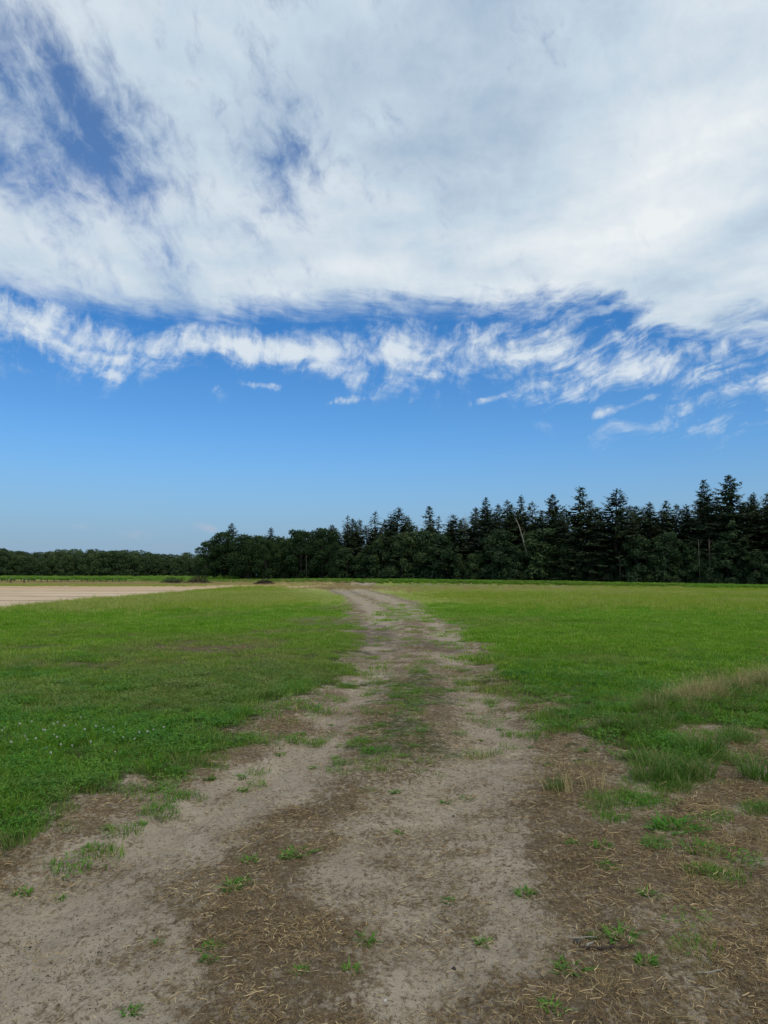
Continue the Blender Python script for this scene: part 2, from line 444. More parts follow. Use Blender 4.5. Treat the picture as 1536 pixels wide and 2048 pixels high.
def height(x, y):
    x = np.asarray(x, float); y = np.asarray(y, float)
    ls, cl, cr_, rs, rg, lg = (at_y(q, y) for q in (L_SAND, C_LEFT, C_RIGHT, R_SAND, R_GRASS, L_GRASS))
    fade = 1 - sst(y, 30, 50)
    def dip(a, b):
        c = (a + b) / 2; h = np.maximum((b - a) / 2, 0.2)
        return np.exp(-((x - c) / h) ** 2)
    h = -0.055 * fade * (dip(ls, cl) + dip(cr_, rs))
    h = h + 0.025 * sst((lg - x), 0, 0.4) * fade + 0.02 * sst(x - rg, 0, .5) * fade * sst(y, 4, 6)
    # a narrow furrow in the left rut
    fx = ls + (cl - ls) * 0.45 + 0.05 * (fbm(x * 0, y, 1.5, 3, 71) - .5)
    h = h - 0.030 * np.exp(-((x - fx) / 0.08) ** 2) * (1 - sst(y, 6, 9)) * (0.4 + fbm(x * 0, y, 1.2, 2, 72))
    lat = x - ls - (cl - ls) * 0.45
    h = h + 0.008 * np.cos(lat * 6.283 / 0.24 + 1.5 * fbm(x * 0, y, .8, 2, 73)) * dip(ls, cl) * (1 - sst(y, 8, 12)) * (fbm(x, y, 1.1, 2, 74) > .42)
    h = h + (fbm(x, y, 0.35, 3, 61) - 0.5) * 0.10 * sst(y, 4, 12)
    nearf = 1 - sst(y, 9, 16)
    h = h + (fbm(x, y, 2.2, 3, 62) - 0.5) * 0.028 * nearf
    h = h + (fbm(x, y, 8.0, 3, 63) - 0.5) * 0.022 * nearf
    # tall-grass bank at the right
    cx = np.array([P(1130, 1490)[0], P(1300, 1435)[0], P(1450, 1395)[0], P(1700, 1340)[0]])
    cy = np.array([P(1130, 1490)[1], P(1300, 1435)[1], P(1450, 1395)[1], P(1700, 1340)[1]])
    by = np.interp(x, cx, cy)
    h = h + 0.10 * np.exp(-((y - by) / 0.55) ** 2) * sst(x, cx[0] - .3, cx[0] + 1.2) * (1 - sst(x, 9, 12))
    # low green bank in front of the wood
    tu, tv = wood_uv(x, y)
    prof = np.interp(tu, [-60, -5, 12, 35, 60, 85, 110, 140], [0, 0.08, 0.25, 0.58, 0.62, 0.40, 0.06, 0.0])
    h = h + prof * np.exp(-((tv + 9) / np.where(tv < -9, 7.0, 16.0)) ** 2) * (0.85 + 0.3 * fbm(x, y, 0.12, 3, 64))
    # low rise at the far left
    h = h + 1.1 * np.exp(-((x + 34) / 14.0) ** 2) * np.exp(-((y - 168) / 14.0) ** 2)
    h = h + 0.45 * sst(y, 170, 230) * (x < 0)
    return h

# ------------------------------------------------------------------ mesh helpers
def mesh_np(name, verts, faces3=None, faces4=None, smooth=False):
    verts = np.asarray(verts, dtype=np.float32)
    me = bpy.data.meshes.new(name)
    me.vertices.add(len(verts))
    me.vertices.foreach_set('co', verts.ravel())
    l = []; st = []; tot = []; off = 0
    if faces4 is not None and len(faces4):
        f = np.asarray(faces4, dtype=np.int32); l.append(f.ravel()); st.append(np.arange(len(f)) * 4); tot.append(np.full(len(f), 4)); off = len(f) * 4
    if faces3 is not None and len(faces3):
        f = np.asarray(faces3, dtype=np.int32); l.append(f.ravel()); st.append(off + np.arange(len(f)) * 3); tot.append(np.full(len(f), 3))
    if l:
        l = np.concatenate(l).astype(np.int32); st = np.concatenate(st).astype(np.int32); tot = np.concatenate(tot).astype(np.int32)
        me.loops.add(len(l)); me.loops.foreach_set('vertex_index', l)
        me.polygons.add(len(st)); me.polygons.foreach_set('loop_start', st); me.polygons.foreach_set('loop_total', tot)
        if smooth:
            me.polygons.foreach_set('use_smooth', np.ones(len(st), dtype=bool))
    me.update(calc_edges=True)
    return me
class MB:
    def __init__(self):
        self.v = []; self.q = []; self.t = []; self.n = 0
    def add(self, v, q=None, t=None):
        v = np.asarray(v, float).reshape(-1, 3)
        if q is not None and len(q): self.q.append(np.asarray(q, int) + self.n)
        if t is not None and len(t): self.t.append(np.asarray(t, int) + self.n)
        self.v.append(v); self.n += len(v)
    def tube(self, pts, rad, sides=7, cap=True):
        pts = np.asarray(pts, float); n = len(pts)
        ring = []
        for i in range(n):
            d = pts[min(i + 1, n - 1)] - pts[max(i - 1, 0)]
            d = d / (np.linalg.norm(d) + 1e-9)
            a = np.cross(d, [0.31, 0.95, 0.02]); a /= np.linalg.norm(a) + 1e-9
            b = np.cross(d, a)
            th = np.arange(sides) * 2 * math.pi / sides
            ring.append(pts[i] + rad[i] * (np.cos(th)[:, None] * a + np.sin(th)[:, None] * b))
        v = np.concatenate(ring)
        q = []
        for i in range(n - 1):
            for k in range(sides):
                k2 = (k + 1) % sides
                q.append((i * sides + k, i * sides + k2, (i + 1) * sides + k2, (i + 1) * sides + k))
        t = []
        if cap:
            for k in range(1, sides - 1):
                t.append(((n - 1) * sides, (n - 1) * sides + k, (n - 1) * sides + k + 1))
                t.append((0, k + 1, k))
        self.add(v, q, t)
    def mesh(self, name, smooth=False):
        return mesh_np(name, np.concatenate(self.v), np.concatenate(self.t) if self.t else None, np.concatenate(self.q) if self.q else None, smooth)
def link(name, me, mat=None, parent=None, loc=None):
    o = bpy.data.objects.new(name, me)
    COL.objects.link(o)
    if mat is not None and me is not None and len(me.materials) == 0:
        me.materials.append(mat)
    if parent is not None:
        o.parent = parent
    if loc is not None:
        o.location = loc
    return o
def tag(o, label=None, cat=None, group=None, kind=None):
    for k, q in (('label', label), ('category', cat), ('group', group), ('kind', kind)):
        if q is not None:
            o[k] = q
    return o

# ------------------------------------------------------------------ materials
def new_mat(name):
    m = bpy.data.materials.new(name)
    m.use_nodes = True
    m.node_tree.nodes.clear()
    return m, NT(m.node_tree)
def finish(m, N, shader):
    o = N.n('ShaderNodeOutputMaterial')
    m.node_tree.links.new(shader, o.inputs[0])
    return m
def attr(N, name, inst=False, out='Fac'):
    a = N.n('ShaderNodeAttribute')
    a.attribute_name = name
    if inst:
        a.attribute_type = 'INSTANCER'
    return a.outputs[out]
def pbsdf(N, col, rough=0.9, normal=None, spec=0.2):
    b = N.n('ShaderNodeBsdfPrincipled')
    N.put(b.inputs['Base Color'], (*col, 1) if isinstance(col, tuple) and len(col) == 3 else col)
    N.put(b.inputs['Roughness'], rough)
    b.inputs['Specular IOR Level'].default_value = spec
    if normal is not None:
        N.put(b.inputs['Normal'], normal)
    return b.outputs[0]
def leaf_mat(name, c0, c1, c2=None, trans=0.35, scale=0.6, rough=0.6, tint_dry=(0.34, 0.27, 0.12), spec=0.15):
    m, N = new_mat(name)
    pos = N.n('ShaderNodeNewGeometry').outputs['Position']
    rnd = N.n('ShaderNodeObjectInfo').outputs['Random']
    isl = N.n('ShaderNodeNewGeometry').outputs['Random Per Island']
    nz = N.noise(pos, scale, 3.0, 0.6)
    f = N.ss(N.add(N.mul(nz, 0.9), N.mul(N.sub(rnd, 0.5), 0.5), N.mul(N.sub(isl, 0.5), 0.75)), 0.15, 0.8)
    col = N.mix(f, c0, c1)
    if c2 is not None:
        col = N.mix(N.ss(N.add(isl, N.mul(N.sub(rnd, 0.5), 0.3)), 0.80, 0.95), col, c2)
    dry = attr(N, 'tint', inst=True)
    col = N.mix(N.mul(dry, N.ss(isl, 0.0, 0.9, 0.35, 1.0)), col, tint_dry)
    a = pbsdf(N, col, rough, spec=spec)
    if trans > 0:
        t = N.n('ShaderNodeBsdfTranslucent')
        N.put(t.inputs[0], N.mix(1.0, col, (1.0, 1.1, 0.7), 'MULTIPLY'))
        ms = N.n('ShaderNodeMixShader')
        ms.inputs[0].default_value = trans
        m.node_tree.links.new(a, ms.inputs[1]); m.node_tree.links.new(t.outputs[0], ms.inputs[2])
        a = ms.outputs[0]
    return finish(m, N, a)
def bark_mat(name, c0, c1, scale=6.0):
    m, N = new_mat(name)
    pos = N.n('ShaderNodeTexCoord').outputs['Object']
    nz = N.noise(N.vm('MULTIPLY', pos, (1.0, 1.0, 0.25)), scale, 5.0, 0.6)
    col = N.mix(N.ss(nz, 0.35, 0.65), c0, c1)
    bm = N.n('ShaderNodeBump'); bm.inputs['Strength'].default_value = 0.6; bm.inputs['Distance'].default_value = 0.03
    N.put(bm.inputs['Height'], nz)
    return finish(m, N, pbsdf(N, col, 0.9, bm.outputs[0]))

def ground_material():
    m, N = new_mat('ground')
    geo = N.n('ShaderNodeNewGeometry').outputs['Position']
    flat = N.vm('MULTIPLY', geo, (1, 1, 0))
    A = {k: attr(N, k) for k in ('grass', 'sand', 'litter', 'moist', 'field', 'dry', 'lush', 'olive', 'worn', 'wood', 'grey')}
    n_a = N.noise(flat, 1.3, 6, 0.6)
    n_b = N.noise(flat, 9.0, 6, 0.65)
    n_c = N.noise(flat, 42.0, 5, 0.65)
    n_d = N.noise(flat, 150.0, 3, 0.6)
    strand = N.noise(N.vm('MULTIPLY', flat, (1.0, 0.35, 1)), 70.0, 4, 0.7, 1.5)
    # sand: grey-beige with darker crumbs
    sand = N.mix(N.ss(n_a, 0.3, 0.7), (0.345, 0.276, 0.196), (0.465, 0.380, 0.275))
    sand = N.mix(N.mul(N.ss(n_b, 0.45, 0.75), 0.40), sand, (0.265, 0.207, 0.146))
    sand = N.mix(N.mul(N.ss(n_c, 0.57, 0.66), 0.75), sand, (0.115, 0.082, 0.052))
    sand = N.mix(N.mul(N.ss(n_d, 0.60, 0.70), 0.6), sand, (0.13, 0.095, 0.062))
    sand = N.mix(N.mul(N.ss(n_d, 0.35, 0.7), 0.35), sand, (0.40, 0.335, 0.255))
    # litter: brown thatch
    lit = N.mix(N.ss(n_b, 0.3, 0.7), (0.092, 0.060, 0.030), (0.180, 0.120, 0.060))
    lit = N.mix(N.mul(N.ss(strand, 0.50, 0.68), 0.75), lit, (0.38, 0.275, 0.145))
    lit = N.mix(N.mul(N.ss(n_d, 0.5, 0.75), 0.6), lit, (0.045, 0.032, 0.022))
    # soil seen between grass blades, and the turf itself farther off
    yv = N.n('ShaderNodeSeparateXYZ'); N.put(yv.inputs[0], geo)
    faro = N.ss(yv.outputs[1], 9.0, 42.0)
    turf_l = N.mix(N.ss(N.add(A['lush'], N.mul(N.sub(n_a, 0.5), 0.9)), 0.2, 0.85), (0.190, 0.290, 0.030), (0.125, 0.320, 0.024))
    turf_o = N.mix(N.ss(n_a, 0.3, 0.7), (0.195, 0.250, 0.032), (0.250, 0.275, 0.058))
    turf = N.mix(A['olive'], turf_l, turf_o)
    turf = N.mix(N.mul(N.ss(n_b, 0.5, 0.8), 0.35), turf, (0.09, 0.15, 0.022))
    soil = N.mix(N.ss(n_c, 0.35, 0.65), (0.030, 0.042, 0.012), (0.075, 0.078, 0.024))
    turf = N.mix(faro, soil, turf)
    turf = N.mix(N.mul(A['worn'], 0.8), turf, (0.16, 0.115, 0.062))
    dryc = N.mix(N.ss(n_a, 0.3, 0.7), (0.40, 0.33, 0.15), (0.54, 0.45, 0.26))
    turf = N.mix(A['dry'], turf, dryc)
    edge = N.add(N.mul(N.sub(n_b, 0.5), 0.9), N.mul(N.sub(n_c, 0.5), 0.8))
    def mk(a, w=0.22):
        return N.ss(N.add(a, edge), 0.5 - w, 0.5 + w)
    n_e = N.noise(N.vm('MULTIPLY', flat, (1.0, 0.6, 1)), 26.0, 5, 0.7, 0.6)
    fleck = N.add(N.mul(N.sub(n_e, 0.5), 3.6), N.mul(N.sub(n_c, 0.5), 2.6), N.mul(N.sub(n_b, 0.5), 0.8))
    col = N.mix(N.mul(N.ss(N.add(A['litter'], fleck), 0.0, 1.05), 0.9), sand, lit)
    col = N.mix(N.mul(N.ss(N.add(A['moist'], N.mul(edge, 0.6)), 0.15, 0.9), 0.75), col, (0.088, 0.064, 0.046))
    col = N.mix(mk(A['grass']), col, turf)
    # the pale open field
    streak = N.noise(N.vm('MULTIPLY', flat, (0.10, 1.0, 1)), 0.30, 6, 0.68)
    fcol = N.mix(N.ss(streak, 0.35, 0.68), (0.62, 0.475, 0.325), (0.45, 0.315, 0.19))
    fcol = N.mix(N.mul(N.ss(streak, 0.54, 0.66), 0.85), fcol, (0.24, 0.185, 0.135))
    fcol = N.mix(N.mul(N.ss(n_b, 0.62, 0.72), 0.5), fcol, (0.16, 0.13, 0.10))
    fcol = N.mix(N.mul(N.ss(yv.outputs[1], 60, 95), 0.75), fcol, N.mix(N.ss(streak, 0.35, 0.65), (0.56, 0.395, 0.235), (0.47, 0.30, 0.165)))
    col = N.mix(mk(A['field'], 0.15), col, fcol)
    col = N.mix(N.mul(A['grey'], 0.85), col, (0.20, 0.185, 0.16))
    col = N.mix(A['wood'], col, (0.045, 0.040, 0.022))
    bm = N.n('ShaderNodeBump'); bm.inputs['Strength'].default_value = 1.0; bm.inputs['Distance'].default_value = 0.035
    hgt = N.add(N.mul(n_b, 0.9), N.mul(n_c, 0.55), N.mul(n_d, 0.25), N.mul(strand, N.mul(A['litter'], 0.5)))
    N.put(bm.inputs['Height'], hgt)
    return finish(m, N, pbsdf(N, col, 0.95, bm.outputs[0], 0.1))

# ------------------------------------------------------------------ ground sheet
def steps(a, b, f, mn):
    out = [a]
    while out[-1] < b:
        out.append(out[-1] + max(mn, abs(out[-1]) * f))
    return out
ys = np.array([-400, -200, -100, -60, -30, -15, -8, -4, -2, -1, -0.4] + steps(0.0, 1.5, 0, 0.10) + steps(1.6, 420, 0.0115, 0.032) + [450, 500, 600, 800, 1200, 2000, 3500])
xp = [0.0]
while xp[-1] < 7: xp.append(xp[-1] + 0.05)
while xp[-1] < 260: xp.append(xp[-1] * 1.035)
xp += [320, 450, 700, 1200, 2200, 3500]
xs = np.array([-q for q in xp[:0:-1]] + xp)
GX, GY = np.meshgrid(xs, ys)
gx, gy = GX.ravel(), GY.ravel()
zz = zones(gx, np.maximum(gy, 0.3))
gz = height(gx, np.maximum(gy, 0.3))
nx, ny = len(xs), len(ys)
I = (np.arange(ny - 1)[:, None] * nx + np.arange(nx - 1)[None, :]).ravel()
gme = mesh_np('ground', np.stack([gx, gy, gz], 1), None, np.stack([I, I + 1, I + nx + 1, I + nx], 1), True)
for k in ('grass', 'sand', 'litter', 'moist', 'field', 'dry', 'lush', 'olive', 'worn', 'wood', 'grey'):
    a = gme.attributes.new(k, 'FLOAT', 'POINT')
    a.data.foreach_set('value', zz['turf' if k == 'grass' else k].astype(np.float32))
tag(link('ground', gme, ground_material()), 'sandy farm track and mown meadow running to the wood', kind='structure')

# ------------------------------------------------------------------ scatter machinery (uncountable stuff only)
def scatter(name, label, cat, protos, pts, idx, rot, scl, tint, parent=None):
    col = bpy.data.collections.new('prototypes_' + name)
    for i, (me, mt) in enumerate(protos):
        if len(me.materials) == 0:
            me.materials.append(mt)
        o = bpy.data.objects.new('%s_piece_%02d' % (name, i), me)
        col.objects.link(o)
    n = len(pts)
    me = bpy.data.meshes.new(name)
    me.vertices.add(n)
    me.vertices.foreach_set('co', np.asarray(pts, np.float32).ravel())
    for k, typ, val, key in (('pick', 'INT', idx, 'value'), ('turn', 'FLOAT_VECTOR', rot, 'vector'), ('size', 'FLOAT', scl, 'value'), ('tint', 'FLOAT', tint, 'value')):
        a = me.attributes.new(k, typ, 'POINT')
        a.data.foreach_set(key, np.ascontiguousarray(val, np.int32 if typ == 'INT' else np.float32).ravel())
    o = link(name, me)
    tag(o, label, cat, None, 'stuff')
    g = bpy.data.node_groups.new('scatter_' + name, 'GeometryNodeTree')
    g.interface.new_socket('Geometry', in_out='INPUT', socket_type='NodeSocketGeometry')
    g.interface.new_socket('Geometry', in_out='OUTPUT', socket_type='NodeSocketGeometry')
    gi = g.nodes.new('NodeGroupInput'); go = g.nodes.new('NodeGroupOutput')
    ip = g.nodes.new('GeometryNodeInstanceOnPoints')
    ci = g.nodes.new('GeometryNodeCollectionInfo')
    ci.inputs['Collection'].default_value = col
    ci.inputs['Separate Children'].default_value = True
    ci.inputs['Reset Children'].default_value = True
    def na(nm, typ):
        q = g.nodes.new('GeometryNodeInputNamedAttribute'); q.data_type = typ; q.inputs['Name'].default_value = nm
        return q.outputs['Attribute']
    er = g.nodes.new('FunctionNodeEulerToRotation')
    g.links.new(na('turn', 'FLOAT_VECTOR'), er.inputs[0])
    g.links.new(gi.outputs[0], ip.inputs['Points'])
    g.links.new(ci.outputs[0], ip.inputs['Instance'])
    ip.inputs['Pick Instance'].default_value = True
    g.links.new(na('pick', 'INT'), ip.inputs['Instance Index'])
    g.links.new(er.outputs[0], ip.inputs['Rotation'])
    g.links.new(na('size', 'FLOAT'), ip.inputs['Scale'])
    g.links.new(ip.outputs[0], go.inputs[0])
    md = o.modifiers.new('scatter', 'NODES')
    md.node_group = g
    return o

def blades(n, rad, h0, h1, w, lean, seed, flat=0.0, heads=0.0):
    """one tuft: n curved tapering blades"""
    r = np.random.default_rng(seed)
    mb = MB()
    ph = r.uniform(0, 2 * math.pi, n); rr = rad * np.sqrt(r.random(n))
    bx, by = rr * np.cos(ph), rr * np.sin(ph)
    out = ph + r.normal(0, 0.9, n)
    H = r.uniform(h0, h1, n); L = lean * r.uniform(0.2, 1.3, n) * H
    for i in range(n):
        d = np.array([math.cos(out[i]), math.sin(out[i]), 0]); s = np.array([-d[1], d[0], 0])
        if r.random() < 0.5:
            a = r.uniform(0, 6.28); s = np.array([math.cos(a), math.sin(a), 0])
        b = np.array([bx[i], by[i], -0.01])
        ww = w * r.uniform(0.7, 1.3)
        p1 = b + np.array([0, 0, H[i] * 0.55]) + d * L[i] * 0.28
        p2 = b + np.array([0, 0, H[i] * (1 - 0.35 * flat)]) + d * L[i]
        v = [b - s * ww * .5, b + s * ww * .5, p1 + s * ww * .42, p1 - s * ww * .42, p2]
        mb.add(v, [(0, 1, 2, 3)], [(3, 2, 4)])
        if heads and r.random() < heads:
            e = p2 + np.array([0, 0, 0.03]) + d * 0.02
            k = s * ww * 1.2
            m_ = (p2 + e) / 2
            mb.add([p2, m_ + k, e, m_ - k], [(0, 1, 2, 3)])
    return mb
def clover(mb, n, rad, h0, h1, size, seed):
    r = np.random.default_rng(seed)
    for i in range(n):
        a = r.uniform(0, 6.28); q = rad * math.sqrt(r.random())
        c = np.array([q * math.cos(a), q * math.sin(a), r.uniform(h0, h1)])
        t = r.uniform(0, 6.28); sz = size * r.uniform(0.6, 1.3)
        tilt = r.normal(0, 0.35, 2)
        for k in range(3):
            b = t + k * 2.094
            d = np.array([math.cos(b), math.sin(b), tilt[0] * math.cos(b) + tilt[1] * math.sin(b)])
            s = np.array([-math.sin(b), math.cos(b), 0.0])
            mb.add([c, c + d * sz * .6 + s * sz * .42, c + d * sz, c + d * sz * .6 - s * sz * .42], [(0, 1, 2, 3)])
    return mb
def straws(n, rad, l0, l1, w, seed, lift=0.01):
    r = np.random.default_rng(seed)
    mb = MB()
    for i in range(n):
        a = r.uniform(0, 6.28); q = rad * math.sqrt(r.random())
        c = np.array([q * math.cos(a), q * math.sin(a), 0.004 + abs(r.normal(0, lift))])
        t = r.uniform(0, 6.28); ln = r.uniform(l0, l1)
        d = np.array([math.cos(t), math.sin(t), r.normal(0, 0.16)])
        s = np.array([-d[1], d[0], r.normal(0, .4)]) * w * r.uniform(.6, 1.3) * .5
        k = np.array([-d[1], d[0], 0]) * r.normal(0, 0.06) * ln + np.array([0, 0, abs(r.normal(0, .03)) * ln])
        p0, p1, p2 = c - d * ln / 2, c + k, c + d * ln / 2
        for p in (p0, p1, p2): p[2] = max(p[2], 0.003)
        mb.add([p0 - s, p0 + s, p1 + s, p1 - s, p2 + s, p2 - s], [(0, 1, 2, 3), (3, 2, 4, 5)])
    return mb

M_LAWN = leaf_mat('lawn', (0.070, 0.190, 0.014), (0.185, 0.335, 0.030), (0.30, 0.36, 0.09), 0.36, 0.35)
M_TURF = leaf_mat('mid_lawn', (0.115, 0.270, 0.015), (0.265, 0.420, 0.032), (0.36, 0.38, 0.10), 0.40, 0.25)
M_CLOVER = leaf_mat('clover', (0.060, 0.185, 0.020), (0.130, 0.300, 0.026), None, 0.33)
M_TALL = leaf_mat('tall_grass', (0.075, 0.150, 0.026), (0.125, 0.225, 0.042), (0.34, 0.29, 0.13), 0.35)
M_OLIVE = leaf_mat('seeding_grass', (0.250, 0.345, 0.028), (0.350, 0.385, 0.060), (0.46, 0.40, 0.17), 0.40, 0.12, tint_dry=(0.56, 0.47, 0.24))
M_DRY = leaf_mat('dry_grass', (0.36, 0.27, 0.12), (0.56, 0.44, 0.22), (0.24, 0.165, 0.08), 0.25)
M_STRAW = leaf_mat('straw', (0.125, 0.078, 0.034), (0.31, 0.21, 0.09), (0.56, 0.42, 0.21), 0.0, 1.5)
M_WEED = leaf_mat('weed', (0.070, 0.195, 0.022), (0.125, 0.290, 0.030), None, 0.3)
M_RANK = leaf_mat('rank_growth', (0.130, 0.270, 0.028), (0.210, 0.370, 0.045), None, 0.40, 0.15)

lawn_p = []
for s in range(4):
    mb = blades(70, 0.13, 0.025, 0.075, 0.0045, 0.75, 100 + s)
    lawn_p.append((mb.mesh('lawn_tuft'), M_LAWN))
for s in range(2):
    mb = blades(26, 0.13, 0.02, 0.06, 0.0045, 0.8, 120 + s)
    clover(mb, 34, 0.14, 0.02, 0.06, 0.017, 130 + s)
    lawn_p.append((mb.mesh('clover_tuft'), M_CLOVER))
N_LAWN = len(lawn_p)
tall_p = [(blades(70, 0.12, 0.07, 0.26, 0.0055, 1.15, 140 + s, heads=.05).mesh('long_tuft'), M_TALL) for s in range(3)]
dry_p = [(blades(45, 0.12, 0.12, 0.34, 0.0035, 0.7, 150 + s, heads=.35).mesh('dry_tuft'), M_DRY) for s in range(3)]
far_p = [(blades(90, 0.42, 0.10, 0.24, 0.014, 0.6, 160 + s, heads=.2).mesh('meadow_tuft'), M_OLIVE) for s in range(3)]
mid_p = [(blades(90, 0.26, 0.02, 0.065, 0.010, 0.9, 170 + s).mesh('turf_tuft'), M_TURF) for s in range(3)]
fardry_p = [(blades(70, 0.40, 0.20, 0.42, 0.012, 0.5, 180 + s, heads=.4).mesh('dead_stand'), M_DRY) for s in range(2)]
nettle_p = [(clover(blades(60, 0.5, 0.30, 0.75, 0.035, 0.5, 190 + s), 110, 0.5, 0.15, 0.65, 0.11, 195 + s).mesh('rank_tuft'), M_RANK) for s in range(3)]

def sample(y0, y1, dens, wide=0.62, pad=1.2, seed=1):
    r = np.random.default_rng(seed)
    hw = wide * y1 + pad
    n = int(2 * hw * (y1 - y0) * dens)
    x = r.uniform(-hw, hw, n); y = r.uniform(y0, y1, n)
    k = np.abs(x) < wide * y + pad
    return x[k], y[k], r
def collect(sets):
    return [np.concatenate([s[i] for s in sets]) for i in range(5)]
def pack(x, y, r, i0, ni, s0, s1, tint, tilt=0.12):
    n = len(x)
    pts = np.stack([x, y, height(x, y)], 1)
    rot = np.stack([r.normal(0, tilt, n), r.normal(0, tilt, n), r.uniform(0, 6.28, n)], 1)
    return pts, i0 + r.integers(0, ni, n), rot, r.uniform(s0, s1, n), tint

# short green turf
sets = []
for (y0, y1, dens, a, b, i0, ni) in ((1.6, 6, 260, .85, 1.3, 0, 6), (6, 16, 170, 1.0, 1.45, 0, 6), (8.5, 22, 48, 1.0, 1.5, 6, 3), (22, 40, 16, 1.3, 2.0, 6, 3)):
    x, y, r = sample(y0, y1, dens, seed=int(y0 * 10))
    z = zones(x, y)
    patch = fbm(x, y, 4.0, 3, 81)
    cross = sst(y + 9 * (fbm(x, y, 0.35, 3, 87) - .5), 8.5, 15.5)
    cross = cross if y0 == 8.5 else (1 - cross if y0 == 6 else 1.0)
    keep = r.random(len(x)) < z['grass'] ** 1.3 * np.clip(np.where(z['grass'] > .85, .8, .35) + 3.0 * (patch - 0.42), 0.04, 1) * (1 - z['wood']) * (1 - 0.75 * z['olive']) * cross
    x, y = x[keep], y[keep]; z = {k: q[keep] for k, q in z.items()}
    t = np.clip(0.8 * z['worn'] + 0.62 * sst(fbm(x, y, 0.30, 4, 83), 0.50, 0.72) + 0.25 * sst(fbm(x, y, 1.7, 3, 84), 0.55, .8) + 0.5 * (1 - z['grass']), 0, 1) * r.random(len(x)) ** 0.5
    q = pack(x, y, r, i0, ni, a, b, t)
    mid = (x > at_y(C_LEFT, y) - .2) & (x < at_y(C_RIGHT, y) + .2)
    rough = (x > at_y(R_SAND, y)) & (y < 6.2)
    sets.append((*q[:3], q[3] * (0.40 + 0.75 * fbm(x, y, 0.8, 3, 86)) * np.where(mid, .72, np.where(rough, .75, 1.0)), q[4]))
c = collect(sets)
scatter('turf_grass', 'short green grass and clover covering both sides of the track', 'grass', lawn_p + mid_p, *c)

# seeding meadow grass farther out
sets = []
for (y0, y1, dens, a, b) in ((15, 30, 9, .55, .9), (30, 60, 5.5, .8, 1.2), (60, 128, 4.2, .5, .85)):
    x, y, r = sample(y0, y1, dens, seed=int(y0 * 10) + 3)
    z = zones(x, y)
    keep = r.random(len(x)) < z['grass'] * z['olive'] * (1 - z['wood']) * (1 - z['grey']) * (1 - .7 * z['worn'])
    x, y = x[keep], y[keep]
    t = np.clip(z['dry'][keep] * 1.1 + 0.45 * sst(fbm(x, y * .4, 0.12, 3, 85), 0.5, 0.8), 0, 1)
    q = pack(x, y, r, 0, 3, a, b, t)
    dt = np.maximum(at_y(L_GRASS, y) - x, x - at_y(R_GRASS, y))
    sets.append((*q[:3], q[3] * (0.18 + 0.82 * sst(dt, 0.3, 8.0)), q[4]))
c = collect(sets)
scatter('meadow_grass', 'yellowish seeding meadow grass in the middle distance', 'grass', far_p, *c)

# longer grass: bank at the right, rough ground, fringes of the track
sets = []
x, y, r = sample(2.0, 14, 90, seed=9)
z = zones(x, y)
bx = np.array([P(1090, 1510)[0], P(1300, 1440)[0], P(1450, 1405)[0], P(1700, 1345)[0]]); byy = np.array([P(1090, 1510)[1], P(1300, 1440)[1], P(1450, 1405)[1], P(1700, 1345)[1]])
bank = np.exp(-((y - np.interp(x, bx, byy)) / 0.62) ** 2) * sst(x, bx[0] - .2, bx[0] + .8)
tu_ = blobs(x, y, [q for q in TUFT_R if q[1] < 1630])
fringe = 0.10 * np.exp(-((x - at_y(L_GRASS, y) + 0.1) / 0.25) ** 2) * (y < 7)
keep = r.random(len(x)) < np.clip(bank * 0.75 + tu_ * 0.55 + fringe, 0, 1) * np.clip(z['grass'] * 1.2, 0, 1) * np.clip(.5 + 2.5 * (fbm(x, y, 3.0, 3, 91) - .4), .1, 1)
x, y = x[keep], y[keep]
sets.append(pack(x, y, r, 0, 3, .30, .70, np.clip(0.20 + 0.7 * sst(fbm(x, y, 1.2, 3, 92), .42, .75), 0, 1), .25))
c = collect(sets)
scatter('long_grass', 'longer dark green grass on the low bank and rough ground', 'grass', tall_p, *c)

# dry standing stems
sets = []
x, y, r = sample(2.0, 14, 110, seed=19)
z = zones(x, y)
byd = np.interp(x, bx, byy) + 0.15
bank = np.exp(-((y - byd) / 0.30) ** 2) * sst(x, bx[1] - .5, bx[1] + 1.4)
corner = blobs(x, y, [(1500, 1830, 130, 110, .55), (1480, 1990, 160, 90, .6), (1290, 1960, 140, 60, .30), (1180, 1590, 50, 26, .3), (1500, 1690, 90, 24, .4), (1680, 1900, 200, 150, .6)], .6)
fringe = 0.09 * np.exp(-((x - at_y(L_GRASS, y) - 0.02) / 0.16) ** 2) * (y < 7.5)
keep = r.random(len(x)) < np.clip(bank * .95 + corner * .9 + fringe, 0, 1) * np.clip(.5 + 1.6 * (fbm(x, y, 2.5, 3, 93) - .4), .1, 1)
x, y = x[keep], y[keep]
near = sst(y, 3.5, 6)
sz = r.uniform(.35, .75, len(x)) * (0.42 + .85 * near * (x > 0))
q = pack(x, y, r, 0, 3, .5, .9, np.zeros(len(x)), .45)
sets.append((q[0], q[1], q[2], sz, q[4]))
x, y, r = sample(60, 170, 2.2, seed=29)
z = zones(x, y)
keep = r.random(len(x)) < sst(z['dry'], .3, .9) * (1 - z['wood']) * (1 - z['field'])
x, y = x[keep], y[keep]
sets.append(pack(x, y, r, 3, 2, .5, .95, np.zeros(len(x))))
c = collect(sets)
scatter('dry_grass', 'straw-coloured dry grass standing on the bank and in far strips', 'grass', dry_p + fardry_p, *c)

